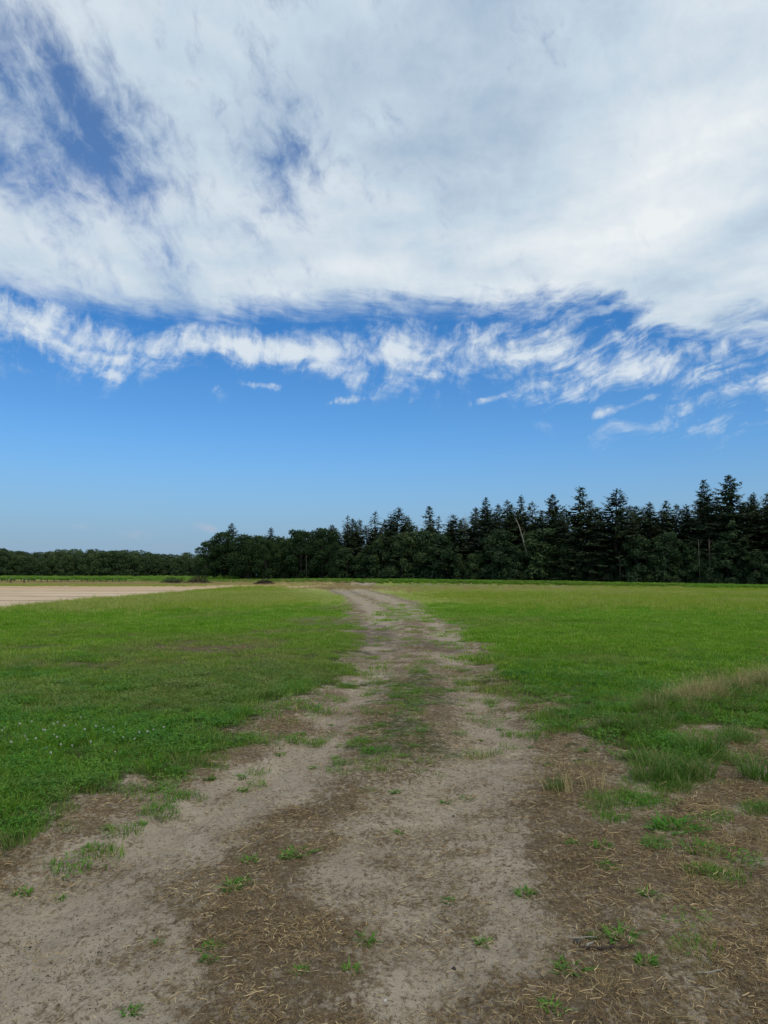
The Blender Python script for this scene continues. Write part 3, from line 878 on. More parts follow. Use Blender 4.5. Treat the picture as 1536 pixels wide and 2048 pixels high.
# rank green growth on the bank before the wood and under the far trees
sets = []
r = np.random.default_rng(39)
n = 15000
tt = r.uniform(-25, 150, n); oo = r.uniform(-17, 0.5, n)
x = FE_A[0] + tt * FE_D[0] + oo * FE_N[0]; y = FE_A[1] + tt * FE_D[1] + oo * FE_N[1]
keep = r.random(n) < np.clip(sst(oo, -16, -11) * (.35 + 1.5 * (fbm(x, y, .15, 3, 95) - .2)), 0, 1)
x, y = x[keep], y[keep]
sets.append(pack(x, y, r, 0, 3, .28, .62, np.clip(.3 * sst(fbm(x, y, .2, 3, 96), .5, .8), 0, 1)))
n = 2600
x = r.uniform(-150, -18, n); y = r.uniform(150, 256, n)
keep = r.random(n) < np.where(y < 190, np.exp(-((x + 34) / 16.0) ** 2), .8)
x, y = x[keep], y[keep]
sets.append(pack(x, y, r, 0, 3, .8, 1.5, r.uniform(0, .35, len(x))))
c = collect(sets)
scatter('rank_weeds', 'rank green weeds along the bank below the wood', 'weeds', nettle_p, *c)

# straw and thatch lying on the ground
straw_p = [(straws(44, 0.15, 0.012, 0.045, 0.0019, 200 + s, .006).mesh('straw_patch'), M_STRAW) for s in range(5)] + \
          [(straws(46, 0.15, 0.02, 0.065, 0.0019, 210 + s, .010).mesh('stalk_patch'), M_STRAW) for s in range(3)]
sets = []
for (y0, y1, dens, a, b) in ((1.7, 5, 230, .7, 1.15), (5, 9, 150, .9, 1.4), (9, 16, 30, 1.2, 1.8)):
    x, y, r = sample(y0, y1, dens, seed=int(y0 * 10) + 7)
    z = zones(x, y)
    pt = fbm(x, y, 2.6, 3, 97)
    keep = r.random(len(x)) < np.clip(z['litter'] * 1.0 * np.clip(.62 + 2.4 * (pt - .45), .12, 1) + 0.05 + .25 * z['nb'] + .35 * sst(x - at_y(R_SAND, y), .3, 1.2) * sst(5.5 - y, 0, 1.5), 0, 1) * (1 - .8 * z['grass'])
    x, y = x[keep], y[keep]
    q = pack(x, y, r, 0, 5, a, b, np.zeros(len(x)), .04)
    big = (r.random(len(x)) < np.where(x > at_y(R_SAND, y), .5, .14))
    sets.append((q[0], np.where(big, 5 + r.integers(0, 3, len(x)), q[1]), q[2], q[3], q[4]))
c = collect(sets)
scatter('straw_litter', 'dry straw and dead grass strewn over the track', 'straw', straw_p, *c)

# crumbs of dark soil and tiny stones on the sand
def crumbs(n, rad, s0, s1, seed):
    r = np.random.default_rng(seed); mb = MB()
    for i in range(n):
        a = r.uniform(0, 6.28); q = rad * math.sqrt(r.random()); s = r.uniform(s0, s1)
        c = np.array([q * math.cos(a), q * math.sin(a), s * .25])
        v = c + np.array([[1, 0, 0], [-.5, .9, 0], [-.5, -.9, 0], [0, 0, .7], [0, 0, -.5]]) * s * r.uniform(.6, 1.2, (5, 3))
        mb.add(v, None, [(0, 1, 3), (1, 2, 3), (2, 0, 3), (1, 0, 4), (2, 1, 4), (0, 2, 4)])
    return mb
mc, N = new_mat('soil_crumb')
isl = N.n('ShaderNodeNewGeometry').outputs['Random Per Island']
M_CRUMB = finish(mc, N, pbsdf(N, N.mix(isl, (0.07, 0.052, 0.038), (0.22, 0.175, 0.125)), .95))
sets = []
for (y0, y1, dens, a, b) in ((1.7, 5, 60, .7, 1.2), (5, 10, 30, .9, 1.4)):
    x, y, r = sample(y0, y1, dens, seed=int(y0 * 10) + 11)
    z = zones(x, y)
    keep = r.random(len(x)) < (z['sand'] * .8 + .1) * (1 - z['grass']) * np.clip(.4 + 3 * (fbm(x, y, 3.0, 3, 98) - .45), .05, 1)
    x, y = x[keep], y[keep]
    sets.append(pack(x, y, r, 0, 3, a, b, np.zeros(len(x)), .02))
c = collect(sets)
scatter('soil_crumbs', 'dark crumbs of soil scattered on the sand', 'soil', [(crumbs(30, .16, .0015, .006, 220 + s).mesh('crumb_patch'), M_CRUMB) for s in range(3)], *c)

# ------------------------------------------------------------------ trees
M_NEEDLE = leaf_mat('needles', (0.024, 0.044, 0.022), (0.058, 0.082, 0.034), (0.082, 0.102, 0.040), 0.18, 0.22)
M_LEAF = leaf_mat('oak_leaves', (0.020, 0.044, 0.014), (0.046, 0.082, 0.022), (0.062, 0.100, 0.028), 0.2, 0.2)
M_LEAFD = leaf_mat('understorey_leaves', (0.030, 0.058, 0.026), (0.070, 0.105, 0.036), (0.090, 0.125, 0.042), 0.22, 0.2)
M_FARLEAF = leaf_mat('far_leaves', (0.040, 0.068, 0.028), (0.080, 0.120, 0.042), (0.10, 0.14, 0.05), 0.2, 0.10)
M_BARK = bark_mat('conifer_bark', (0.060, 0.042, 0.032), (0.120, 0.085, 0.065))
M_BARKD = bark_mat('oak_bark', (0.050, 0.042, 0.034), (0.110, 0.095, 0.078))
M_DEAD = bark_mat('dead_wood', (0.20, 0.18, 0.15), (0.36, 0.33, 0.28), 3.0)
M_STEM = bark_mat('pale_stem', (0.10, 0.09, 0.07), (0.19, 0.17, 0.14), 3.0)
M_BRUSH = bark_mat('brushwood', (0.040, 0.028, 0.022), (0.085, 0.060, 0.045), 5.0)
M_POST = bark_mat('post_wood', (0.045, 0.036, 0.028), (0.110, 0.088, 0.066), 8.0)

def conifer(seed, H=17.0, Rm=3.0, base=0.14, dens=1.0, gap=0.25, lean=0.0):
    r = np.random.default_rng(seed)
    tr = MB(); cw = MB()
    zt = np.linspace(0, H * .985, 9)
    bx = np.cumsum(r.normal(0, 0.05, 9)); by = np.cumsum(r.normal(0, 0.05, 9))
    bx += lean * zt
    tr.tube(np.stack([bx, by, zt - .2], 1), np.interp(zt, [0, 1, H * .6, H], [.30, .24, .13, .012]), 7)
    z = H * base * 0.5
    k = 0
    V = []
    while z < H * 0.99:
        f = (z / H - base) / (1 - base)
        dead = f < 0
        prof = Rm * (max(0.02, (1 - max(f, 0))) ** 0.74) * (1 if f > .12 else .75 + 2.0 * max(f, 0))
        nb = r.integers(4, 7) if not dead else r.integers(1, 3)
        a0 = r.uniform(0, 6.28)
        cx, cy = np.interp(z, zt, bx), np.interp(z, zt, by)
        for j in range(nb):
            if r.random() < gap * .5: continue
            a = a0 + j * 6.28 / nb + r.normal(0, .3)
            ln = prof * r.uniform(.45, 1.25)
            if r.random() < .10: ln *= 1.35
            rise = np.interp(f, [0, .5, .85, 1], [-.30, -.12, .18, .6]) + r.normal(0, .10)
            d = np.array([math.cos(a), math.sin(a), 0.0])
            p0 = np.array([cx, cy, z])
            m = p0 + d * ln * .5 + np.array([0, 0, rise * ln * .5 - .02 * ln])
            e = p0 + d * ln + np.array([0, 0, rise * ln + (.10 if f < .8 else .02) * ln])
            tr.tube([p0, m, e], [.035 * (1 - .6 * f), .022 * (1 - .5 * f), .006], 3, False)
            if dead and r.random() < .75: continue
            ns = max(2, int(ln / .20 * dens))
            for i in range(ns):
                t = (i + r.random()) / ns
                t = .10 + .90 * t
                c = (p0 * (1 - t) + m * t * 2 * (1 - t) * 1 + e * t * t) if False else (p0 + (m - p0) * min(t * 2, 1) + (e - m) * max(t * 2 - 1, 0))
                sl = (.30 + .62 * (1 - t) * min(1, ln / 2.0)) * r.uniform(.7, 1.25)
                for sgn in (-1, 1):
                    if r.random() < gap: continue
                    b = a + sgn * r.uniform(.55, 1.15)
                    sd = np.array([math.cos(b), math.sin(b), r.normal(-.28, .22)])
                    wd = np.array([-math.sin(b), math.cos(b), r.normal(0, .5)]) * sl * r.uniform(.18, .30)
                    V.append([c, c + sd * sl * .45 + wd, c + sd * sl, c + sd * sl * .45 - wd])
                if r.random() < .55:      # hanging sprays
                    hl = sl * r.uniform(.5, .9)
                    wd = np.array([math.cos(a + 1.2), math.sin(a + 1.2), 0]) * hl * .22
                    hd = np.array([d[0] * .3, d[1] * .3, -1]) * hl
                    V.append([c, c + hd * .5 + wd, c + hd, c + hd * .5 - wd])
            V.append([e - d * .2, e + np.array([-d[1], d[0], 0]) * .06, e + d * .28 + np.array([0, 0, .1]), e - np.array([-d[1], d[0], 0]) * .06])
        z += r.uniform(.26, .48) * (1 if f < .8 else .75)
    tip = np.array([bx[-1], by[-1], H])
    for q in range(10):
        a = r.uniform(0, 6.28); zz_ = -r.uniform(0, .9)
        d = np.array([math.cos(a) * .2, math.sin(a) * .2, .28])
        c = tip + np.array([0, 0, zz_]); w_ = np.array([-d[1], d[0], 0]) * .35
        V.append([c, c + d * .5 + w_, c + d, c + d * .5 - w_])
    V = np.array(V).reshape(-1, 3)
    cw.add(V, np.arange(len(V)).reshape(-1, 4))
    return tr.mesh('conifer_trunk', True), cw.mesh('conifer_crown')

def broadleaf(seed, H=12.0, Wd=5.0, low=0.12, nl=16, leaf=.33, n=8500):
    r = np.random.default_rng(seed)
    tr = MB(); cw = MB()
    tz = np.linspace(0, H * .72, 6)
    bx = np.cumsum(r.normal(0, .12, 6)); by = np.cumsum(r.normal(0, .12, 6))
    tr.tube(np.stack([bx, by, tz - .2], 1), np.interp(tz, [0, 1, H * .72], [.26, .20, .05]), 7)
    lobes = []
    for i in range(nl):
        f = (i + .5) / nl
        z = H * (low + (0.93 - low) * f)
        prof = Wd * math.sin(math.pi * min(1, (.16 + .84 * (1 - f)) ** .75 * .62 + .05)) ** .8 if f > .35 else Wd * (.65 + f)
        a = i * 2.4 + r.normal(0, .3)
        rr = prof * r.uniform(.35, .72)
        rad = np.array([1, 1, .78]) * r.uniform(.30, .42) * Wd * (1.05 - .30 * f)
        lobes.append((np.array([rr * math.cos(a), rr * math.sin(a), z]), rad))
    lobes.append((np.array([0, 0, H * .86]), np.array([.38, .38, .28]) * Wd))
    lobes.append((np.array([0, 0, H * .6]), np.array([.5, .5, .45]) * Wd))
    for c, rad in lobes:
        k = int(np.clip(c[2] / H * 5 - .8, 0, 4))
        p0 = np.array([bx[k], by[k], tz[k] * .9])
        tr.tube([p0, (p0 + c) / 2 + np.array([0, 0, .2]), c], [.075, .05, .015], 4, False)
    wts = np.array([q[1].prod() ** (2 / 3) for q in lobes]); wts /= wts.sum()
    which = r.choice(len(lobes), n, p=wts)
    d = r.normal(0, 1, (n, 3)); d /= np.linalg.norm(d, axis=1)[:, None]
    d[:, 2] = np.where(d[:, 2] < -.55, -d[:, 2], d[:, 2])
    C = np.array([q[0] for q in lobes])[which]; Rd = np.array([q[1] for q in lobes])[which]
    shell = r.uniform(.55, 1.10, n) ** .6
    bump = 1 + .22 * np.sin(d[:, 0] * 7 + which) * np.sin(d[:, 1] * 6 + which * 2) * 1.0
    c = C + d * Rd * (shell * bump)[:, None]
    sz = leaf * r.uniform(.55, 1.35, n)
    nrm = d + r.normal(0, .55, (n, 3)); nrm /= np.linalg.norm(nrm, axis=1)[:, None]
    up = r.normal(0, 1, (n, 3))
    a = np.cross(nrm, up); a /= np.linalg.norm(a, axis=1)[:, None]
    b = np.cross(nrm, a)
    s = sz[:, None]
    V = np.stack([c - a * s * .55, c + b * s * .34 + nrm * s * .1, c + a * s * .6, c - b * s * .34 + nrm * s * .08], 1).reshape(-1, 3)
    V[:, 2] = np.maximum(V[:, 2], .05)
    cw.add(V, np.arange(len(V)).reshape(-1, 4))
    return tr.mesh('tree_trunk', True), cw.mesh('tree_crown')

CON = [conifer(300 + i, 17.0, 3.9 + .45 * (i % 3), [.10, .16, .22, .14, .1, .18][i % 6], 1.0, [.10, .16, .26, .12, .2, .08][i % 6], r0)
       for i, r0 in enumerate([0, .008, -.006, 0, .004, -.01])]
CON += [conifer(330 + i, 15.0, 2.6, .2, .9, .30, .01) for i in range(2)]     # thin ragged ones
CON_H = [17.0] * 6 + [15.0] * 2
BRO = [broadleaf(400 + i, 12.0, 4.4 + .5 * (i % 3), [.05, .12, .16, .08, .1][i % 5], 17 + i) for i in range(5)]
UND = [broadleaf(430 + i, 8.0, 3.4, .02, 14, .30, 5600) for i in range(3)]
FAR = [broadleaf(460 + i, 11.0, 5.0 + .6 * i, .03, 18, .46, 5200) for i in range(4)]

def put_tree(name, src, srcH, mats, x, y, h, label, group, wid=1.0, rz=None):
    o = bpy.data.objects.new(name, None)
    COL.objects.link(o)
    o.empty_display_size = .5
    o.location = (x, y, float(height(np.array([x]), np.array([y]))[0]) - .05)
    k = h / srcH
    o.scale = (k * wid, k * wid, k)
    o.rotation_euler = (random.gauss(0, .012), random.gauss(0, .012), random.uniform(0, 6.28) if rz is None else rz)
    tag(o, label, 'tree', group)
    link('trunk', src[0], mats[0], o)
    link('crown', src[1], mats[1], o)
    return o
def edge_depth(px, back):
    a = (px - 768.0) / F_PX / (CP + .05 * SP)
    s = (158.0 * a + 41.0) / (93.0 + 66.0 * a)
    return 158.0 - 66.0 * s + back
def hgt(x, y):
    return float(height(np.array([x]), np.array([y]))[0])

GF = 'conifers that form the skyline of the wood'
FIRS = [  # photo top, depth behind the edge, kind, width, label
    (463, 1046, 6, 0, .95, 'dark spruce top poking above the round broadleaf crowns where the wood begins'),
    (540, 1055, 8, 3, .8, 'second spruce top along the skyline, above a low saddle of broadleaf crowns'),
    (690, 1030, 5, 6, .9, 'thin ragged conifer, taller of a close pair right of the broadleaf crowns'),
    (706, 1036, 7, 7, .9, 'thin conifer top, shorter of the close pair beside the broadleaf crowns'),
    (748, 1021, 4, 6, 1.1, 'narrow ragged fir with crooked tip above the far end of the track'),
    (795, 1014, 3, 2, 1.25, 'broad flat-topped fir with wide upper arms, directly above the track bend'),
    (858, 1010, 5, 7, 1.0, 'thin fir with an open gappy tip, just right of the broad flat-topped one'),
    (877, 1030, 7, 6, .7, 'small pointed conifer tip beside the thin gappy fir'),
    (905, 1028, 3, 2, 1.2, 'low broad conifer left of the bare dead twigs on the skyline'),
    (970, 994, 4, 0, .8, 'pointed spruce, first of the taller skyline group right of the dead twigs'),
    (993, 1008, 7, 3, .7, 'short pointed spruce tucked beside a taller pointed spruce'),
    (1012, 1000, 3, 1, .85, 'spruce with a forked-looking top, left of the leaning pale dead trunk'),
    (1040, 991, 5, 3, .75, 'narrow spruce rising right behind the leaning pale dead trunk'),
    (1066, 1003, 6, 4, .8, 'spruce with a bent open tip between a narrow and a conical neighbour'),
    (1103, 989, 4, 5, .75, 'neat conical spruce standing clear of the skyline mid-wood'),
    (1122, 1022, 8, 3, .6, 'low small spruce tip in the dip beside the neat conical spruce'),
    (1162, 972, 2, 4, 1.05, 'tall broad-shouldered fir, first of the two big firs in the half towards the frame edge'),
    (1182, 1000, 6, 0, .8, 'lower fir shoulder close behind the tall broad-shouldered fir'),
    (1230, 977, 2, 2, 1.1, 'tall fir with tiered open branches and a bare brown lower trunk'),
    (1255, 1010, 7, 4, .8, 'fir tip just right of and lower than the tiered fir'),
    (1302, 1004, 4, 1, .85, 'first of three similar low fir tips between the tall groups'),
    (1328, 1001, 5, 0, .8, 'middle and tallest of three similar low fir tips between the tall groups'),
    (1347, 1008, 6, 3, .7, 'last of three similar low fir tips, before the dip'),
    (1374, 1020, 5, 3, .7, 'small fir in the dip left of the two tallest firs'),
    (1412, 957, 3, 0, .82, 'dense fir, left one of the two tallest firs in the wood'),
    (1457, 950, 3, 5, .92, 'dense fir with the highest tip of the whole wood'),
    (1503, 986, 6, 3, .75, 'pointed fir between the tallest fir and the frame edge'),
    (1540, 984, 4, 1, .9, 'fir cut by the frame edge at the end of the wood'),
]
for px, py, back, kd, wd, lab in FIRS:
    d = edge_depth(px, back)
    x, zt = top_at(px, py, d)
    h = zt - hgt(x, d)
    put_tree('fir_tree', CON[kd], CON_H[kd], (M_BARK, M_NEEDLE), x, d, h, lab, GF, min(1.7, 1.3 * wd * CON_H[kd] / h))
for i, px in enumerate((1580, 1625, 1680, 1730, 1790)):
    d = edge_depth(px, 4); x, zt = top_at(px, random.uniform(950, 1000), d)
    put_tree('fir_tree', CON[i % 6], 17.0, (M_BARK, M_NEEDLE), x, d, zt - hgt(x, d), 'dark fir beyond the frame edge continuing the wood', 'firs beyond the frame edge')

OAKS = [
    (418, 1078, 1, 0, 1.10, 'rounded broadleaf tree at the very corner of the wood, lowest branches near the ground'),
    (447, 1062, 4, 1, 1.05, 'broadleaf tree crown next to the corner broadleaf tree, in front of the first spruce top'),
    (497, 1068, 1, 2, 1.10, 'broad broadleaf tree with lighter green crown right of the first spruce top'),
    (532, 1075, 0, 3, .9, 'low broadleaf tree above the brush heap at the field corner'),
    (565, 1072, 4, 4, .9, 'broadleaf tree in the dip right of the second spruce top'),
    (600, 1056, 3, 0, .95, 'tall broadleaf tree, first of the two rounded crowns before the conifers'),
    (648, 1054, 3, 1, .95, 'tall broadleaf tree, second of the two rounded crowns before the conifers'),
    (672, 1085, 0, 4, .8, 'smaller broadleaf tree in front of the thin pair of conifers'),
]
for px, py, back, kd, wd, lab in OAKS:
    d = edge_depth(px, back); x, zt = top_at(px, py, d)
    h = zt - hgt(x, d)
    put_tree('broadleaf_tree', BRO[kd], 12.0, (M_BARKD, M_LEAF), x, d, h, lab, 'broadleaf trees at the corner of the wood', wd)
# understorey along the front of the wood
r = random.Random(5)
i = 0
px = 690
while px < 1760:
    d = edge_depth(px, r.uniform(0.5, 2.5))
    py = r.uniform(1052, 1108)
    x, zt = top_at(px, py, d)
    put_tree('understorey_tree', UND[i % 3], 8.0, (M_BARKD, M_LEAFD), x, d, zt - hgt(x, d), 'dark leafy understorey tree filling the foot of the wood below the firs', 'understorey trees along the wood edge', r.uniform(.8, 1.15))
    px += r.uniform(20, 34); i += 1
# trees filling the wood behind
for row, (back, p0, p1, stp) in enumerate(((7, 470, 1700, 25), (12.5, 440, 1720, 23))):
    px = p0
    while px < p1:
        q = px + r.uniform(-10, 10)
        sky_py = np.interp(q, [400, 440, 560, 680, 780, 900, 960, 1060, 1130, 1260, 1360, 1400, 1480, 1560, 1800], [1110, 1085, 1085, 1062, 1050, 1052, 1030, 1028, 1035, 1030, 1035, 1015, 1010, 1010, 1010])
        py = sky_py - 12 + r.uniform(-8, 22)
        d = edge_depth(q, back + r.uniform(-2.5, 2.5)); x, zt = top_at(q, py, d)
        h = zt - hgt(x, d)
        if q < 660:
            put_tree('broadleaf_tree', BRO[i % 5], 12.0, (M_BARKD, M_LEAF), x, d, h, 'broadleaf tree standing inside the wood behind its front row', 'broadleaf trees inside the wood', r.uniform(.8, 1.0))
        else:
            k = i % 6
            put_tree('fir_tree', CON[k], 17.0, (M_BARK, M_NEEDLE), x, d, h, 'fir standing inside the wood behind its front row', 'firs inside the wood', r.uniform(1.2, 1.55))
        px += stp * r.uniform(.8, 1.2); i += 1
# far wood beyond the open field
for row, (dep, py0) in enumerate(((262, 1108), (268, 1104), (276, 1100))):
    px = -170
    while px < 470:
        py = np.interp(px, [-200, 0, 30, 60, 100, 150, 190, 230, 280, 330, 390, 470], [1100, 1101, 1103, 1112, 1110, 1104, 1108, 1105, 1110, 1112, 1114, 1116]) + r.uniform(-9, 1) + (4 if row == 0 else 0)
        d = dep + r.uniform(-2, 2); x, zt = top_at(px, py, d)
        put_tree('far_tree', FAR[i % 4], 11.0, (M_BARKD, M_FARLEAF), x, d, zt - hgt(x, d), 'leafy tree in the far wood beyond the pale open field', 'trees of the far wood', r.uniform(.85, 1.15))
        px += r.uniform(20, 34); i += 1

# dead and bare trunks that show pale against the wood
def dead_tree(pts, rad, label, twigs, mat, name='dead_tree'):
    o = bpy.data.objects.new(name, None); COL.objects.link(o)
    b = np.array(pts[0]); o.location = b
    tag(o, label, 'tree')
    mb = MB(); mb.tube(np.array(pts) - b, np.linspace(rad, rad * .35, len(pts)), 6)
    link('trunk', mb.mesh('trunk', True), mat, o)
    for (p, q) in twigs:
        tb = MB(); tb.tube(np.array([p, (np.array(p) + np.array(q)) / 2 + np.array([0, 0, .1]), q]) - b, [rad * .35, rad * .25, .012], 4)
        link('branch', tb.mesh('branch', True), mat, o)
def at(px, py, d):
    x, z = top_at(px, py, d); return (x, d, z)
D = edge_depth(1050, -1.6)
dead_tree([at(1054, 1108, D + .8), at(1045, 1075, D), at(1038, 1052, D - .2), at(1031, 1036, D - .4)], .13, 'pale leaning dead trunk caught among the firs',
          [(at(1045, 1075, D), at(1049, 1063, D)), (at(1041, 1062, D), at(1046, 1058, D - .5)), (at(1036, 1047, D), at(1030, 1041, D - .5))], M_DEAD)
D = edge_depth(930, 5.0)
dead_tree([at(931, 1085, D), at(930, 1060, D), at(930, 1040, D), at(931, 1026, D)], .05, 'bare dead treetop with thin twigs on the skyline above the meadow', [(at(930, 1050, D), at(939, 1034, D)), (at(930, 1046, D), at(926, 1034, D)), (at(931, 1055, D), at(942, 1046, D))], M_DEAD)
for px, yt, yb, rad, lab in ((1399, 1080, 1144, .07, 'slim pale stem at the foot of the two tallest firs'), (1241, 1105, 1166, .16, 'straight brown bare trunk below the tiered fir'), (614, 1105, 1163, .10, 'thin pale stem in the gap below the two rounded broadleaf crowns'),
                         (530, 1140, 1162, .10, 'short pale stem beside the brush heap at the field corner'), (541, 1138, 1162, .10, 'crooked pale stem right of the short one by the brush heap'), (1420, 1078, 1150, .17, 'brown trunk showing below the left of the two tallest firs')):
    D = edge_depth(px, .2)
    x0, z0 = top_at(px, yb, D); z0 = hgt(x0, D) - .1
    dead_tree([(x0, D, z0), at(px - 1, (yt + yb) / 2, D), at(px - 2, yt, D)], rad * .7, lab, [(at(px - 1.5, yt + 12, D), at(px + 5, yt + 2, D + .4))], M_BARK if rad > .12 else M_STEM, 'bare_tree')

# ------------------------------------------------------------------ fence, brush heaps
fo = bpy.data.objects.new('wooden_fence', None); COL.objects.link(fo)
FD = 142.0
x0, z0 = top_at(-140, 1166, FD); fo.location = (x0, FD, hgt(x0, FD))
tag(fo, 'low dark wooden post fence across the far side of the pale field', 'fence')
def post_mesh(w, h, seed):
    rr = np.random.default_rng(seed); mb = MB()
    mb.tube([(0, 0, -.2), (rr.normal(0, .01), 0, h * .6), (rr.normal(0, .02), rr.normal(0, .02), h)], [w, w * .95, w * .85], 8)
    return mb.mesh('post')
pm = [post_mesh(.095, .85, 1), post_mesh(.085, .95, 2), post_mesh(.10, .78, 3)]
px = -140; j = 0; fx = []
while px < 262:
    x, _ = top_at(px, 1166, FD)
    o = link('post', pm[j % 3], M_POST, fo, (x - x0, 0, hgt(x, FD) - fo.location.z)); fx.append(x)
    px += r.uniform(12, 14.5); j += 1
for a, b in zip(fx[:-1:1], fx[1:]):
    mb = MB(); za, zb = hgt(a, FD) - fo.location.z + .38, hgt(b, FD) - fo.location.z + .38
    mb.tube([(a - x0, -.06, za), (b - x0, -.06, zb)], [.05, .05], 6)
    link('rail', mb.mesh('rail'), M_POST, fo)
for px, lab in ((21, 'thick short post standing before the fence, nearer the frame edge'), (48, 'thick short post standing before the fence, second from the frame edge')):
    x, _ = top_at(px, 1166, 128.0)
    o = link('fence_post', post_mesh(.15, .95, px), M_POST, None, (x, 128.0, hgt(x, 128.0)))
    tag(o, lab, 'post')
def brush(px, py, d, wx, hz, label, seed, green):
    rr = np.random.default_rng(seed)
    x, _ = top_at(px, py, d); z = hgt(x, d)
    o = bpy.data.objects.new('brush_heap', None); COL.objects.link(o); o.location = (x, d, z)
    tag(o, label, 'brush heap')
    mb = MB()
    for i in range(260):
        a = rr.uniform(0, 6.28); q = rr.random() ** .6
        c = np.array([math.cos(a) * q * wx, math.sin(a) * q * 1.3, rr.random() * hz * (1 - q ** 1.6) * .8])
        dd = rr.normal(0, 1, 3) * np.array([.9, .6, .35]); dd *= rr.uniform(.5, 1.3) / np.linalg.norm(dd)
        p, e = c - dd / 2, c + dd / 2
        p[2] = max(p[2], .02); e[2] = max(e[2], .02)
        mb.tube([p, (p + e) / 2 + rr.normal(0, .05, 3), e], [.03, .022, .008], 4, False)
    link('branches', mb.mesh('branches'), M_BRUSH, o)
    n = 900; V = []
    for i in range(n):
        a = rr.uniform(0, 6.28); q = rr.random() ** .5
        c = np.array([math.cos(a) * q * wx * .95 - green * wx * .4, math.sin(a) * q * 1.2, rr.random() * hz * (1 - q ** 1.8)])
        A = rr.normal(0, 1, 3); A /= np.linalg.norm(A); B = np.cross(A, rr.normal(0, 1, 3)); B /= np.linalg.norm(B); s = rr.uniform(.05, .13)
        V += [c - A * s, c + B * s * .6, c + A * s, c - B * s * .6]
    lb = MB(); lb.add(np.array(V), np.arange(4 * n).reshape(-1, 4))
    lb.v[0][:, 2] = np.maximum(lb.v[0][:, 2], .02)
    link('leaves', lb.mesh('leaves'), M_BRUSHLEAF if green < .5 else M_LEAFD, o)
M_BRUSHLEAF = leaf_mat('withered_leaves', (0.050, 0.038, 0.024), (0.085, 0.065, 0.040), None, .1)
brush(398, 1163, 124, 2.4, 1.6, 'heap of cut brush before the corner of the wood, with green growth beside it', 3, .2)
brush(352, 1164, 124, 2.6, 1.4, 'low green bramble mound beside the larger brush heap', 5, .8)
brush(529, 1164, 118, 1.8, 1.05, 'smaller brown brush heap on the dry strip under pale stems', 4, 0)

# ------------------------------------------------------------------ weeds, tussocks, flowers, sticks and stones one can count
def rosette(seed, n=46, rad=.06, h0=.02, h1=.06, w=.011, lean=1.9):
    return blades(n, rad, h0, h1, w, lean, seed, flat=.4).mesh('weed_leaves')
ROS = [rosette(500 + i, 46 + 10 * (i % 3), .055 + .012 * (i % 2), .015, .045 + .012 * (i % 2)) for i in range(5)]
CROWN = []
for i in range(2):
    mb = MB(); mb.tube([(0, 0, -.02), (0, 0, .006), (0, 0, .018)], [.014, .016, .006], 7); CROWN.append(mb.mesh('root_crown', True))
m_, N = new_mat('root_crown'); M_ROOT = finish(m_, N, pbsdf(N, (0.11, 0.10, 0.045), .9))
def weed(px, py, size, label, group=None, name='weed_tuft', mat=None):
    x, y = P(px, py)
    o = bpy.data.objects.new(name, None); COL.objects.link(o)
    o.location = (x, y, hgt(x, y)); o.scale = (size,) * 3; o.rotation_euler = (0, 0, random.uniform(0, 6.28))
    o.empty_display_size = .1
    tag(o, label, 'weed', group)
    link('leaves', random.choice(ROS), M_WEED, o)
    link('root_crown', random.choice(CROWN), M_ROOT, o)
GW = 'single weed tufts on the track'
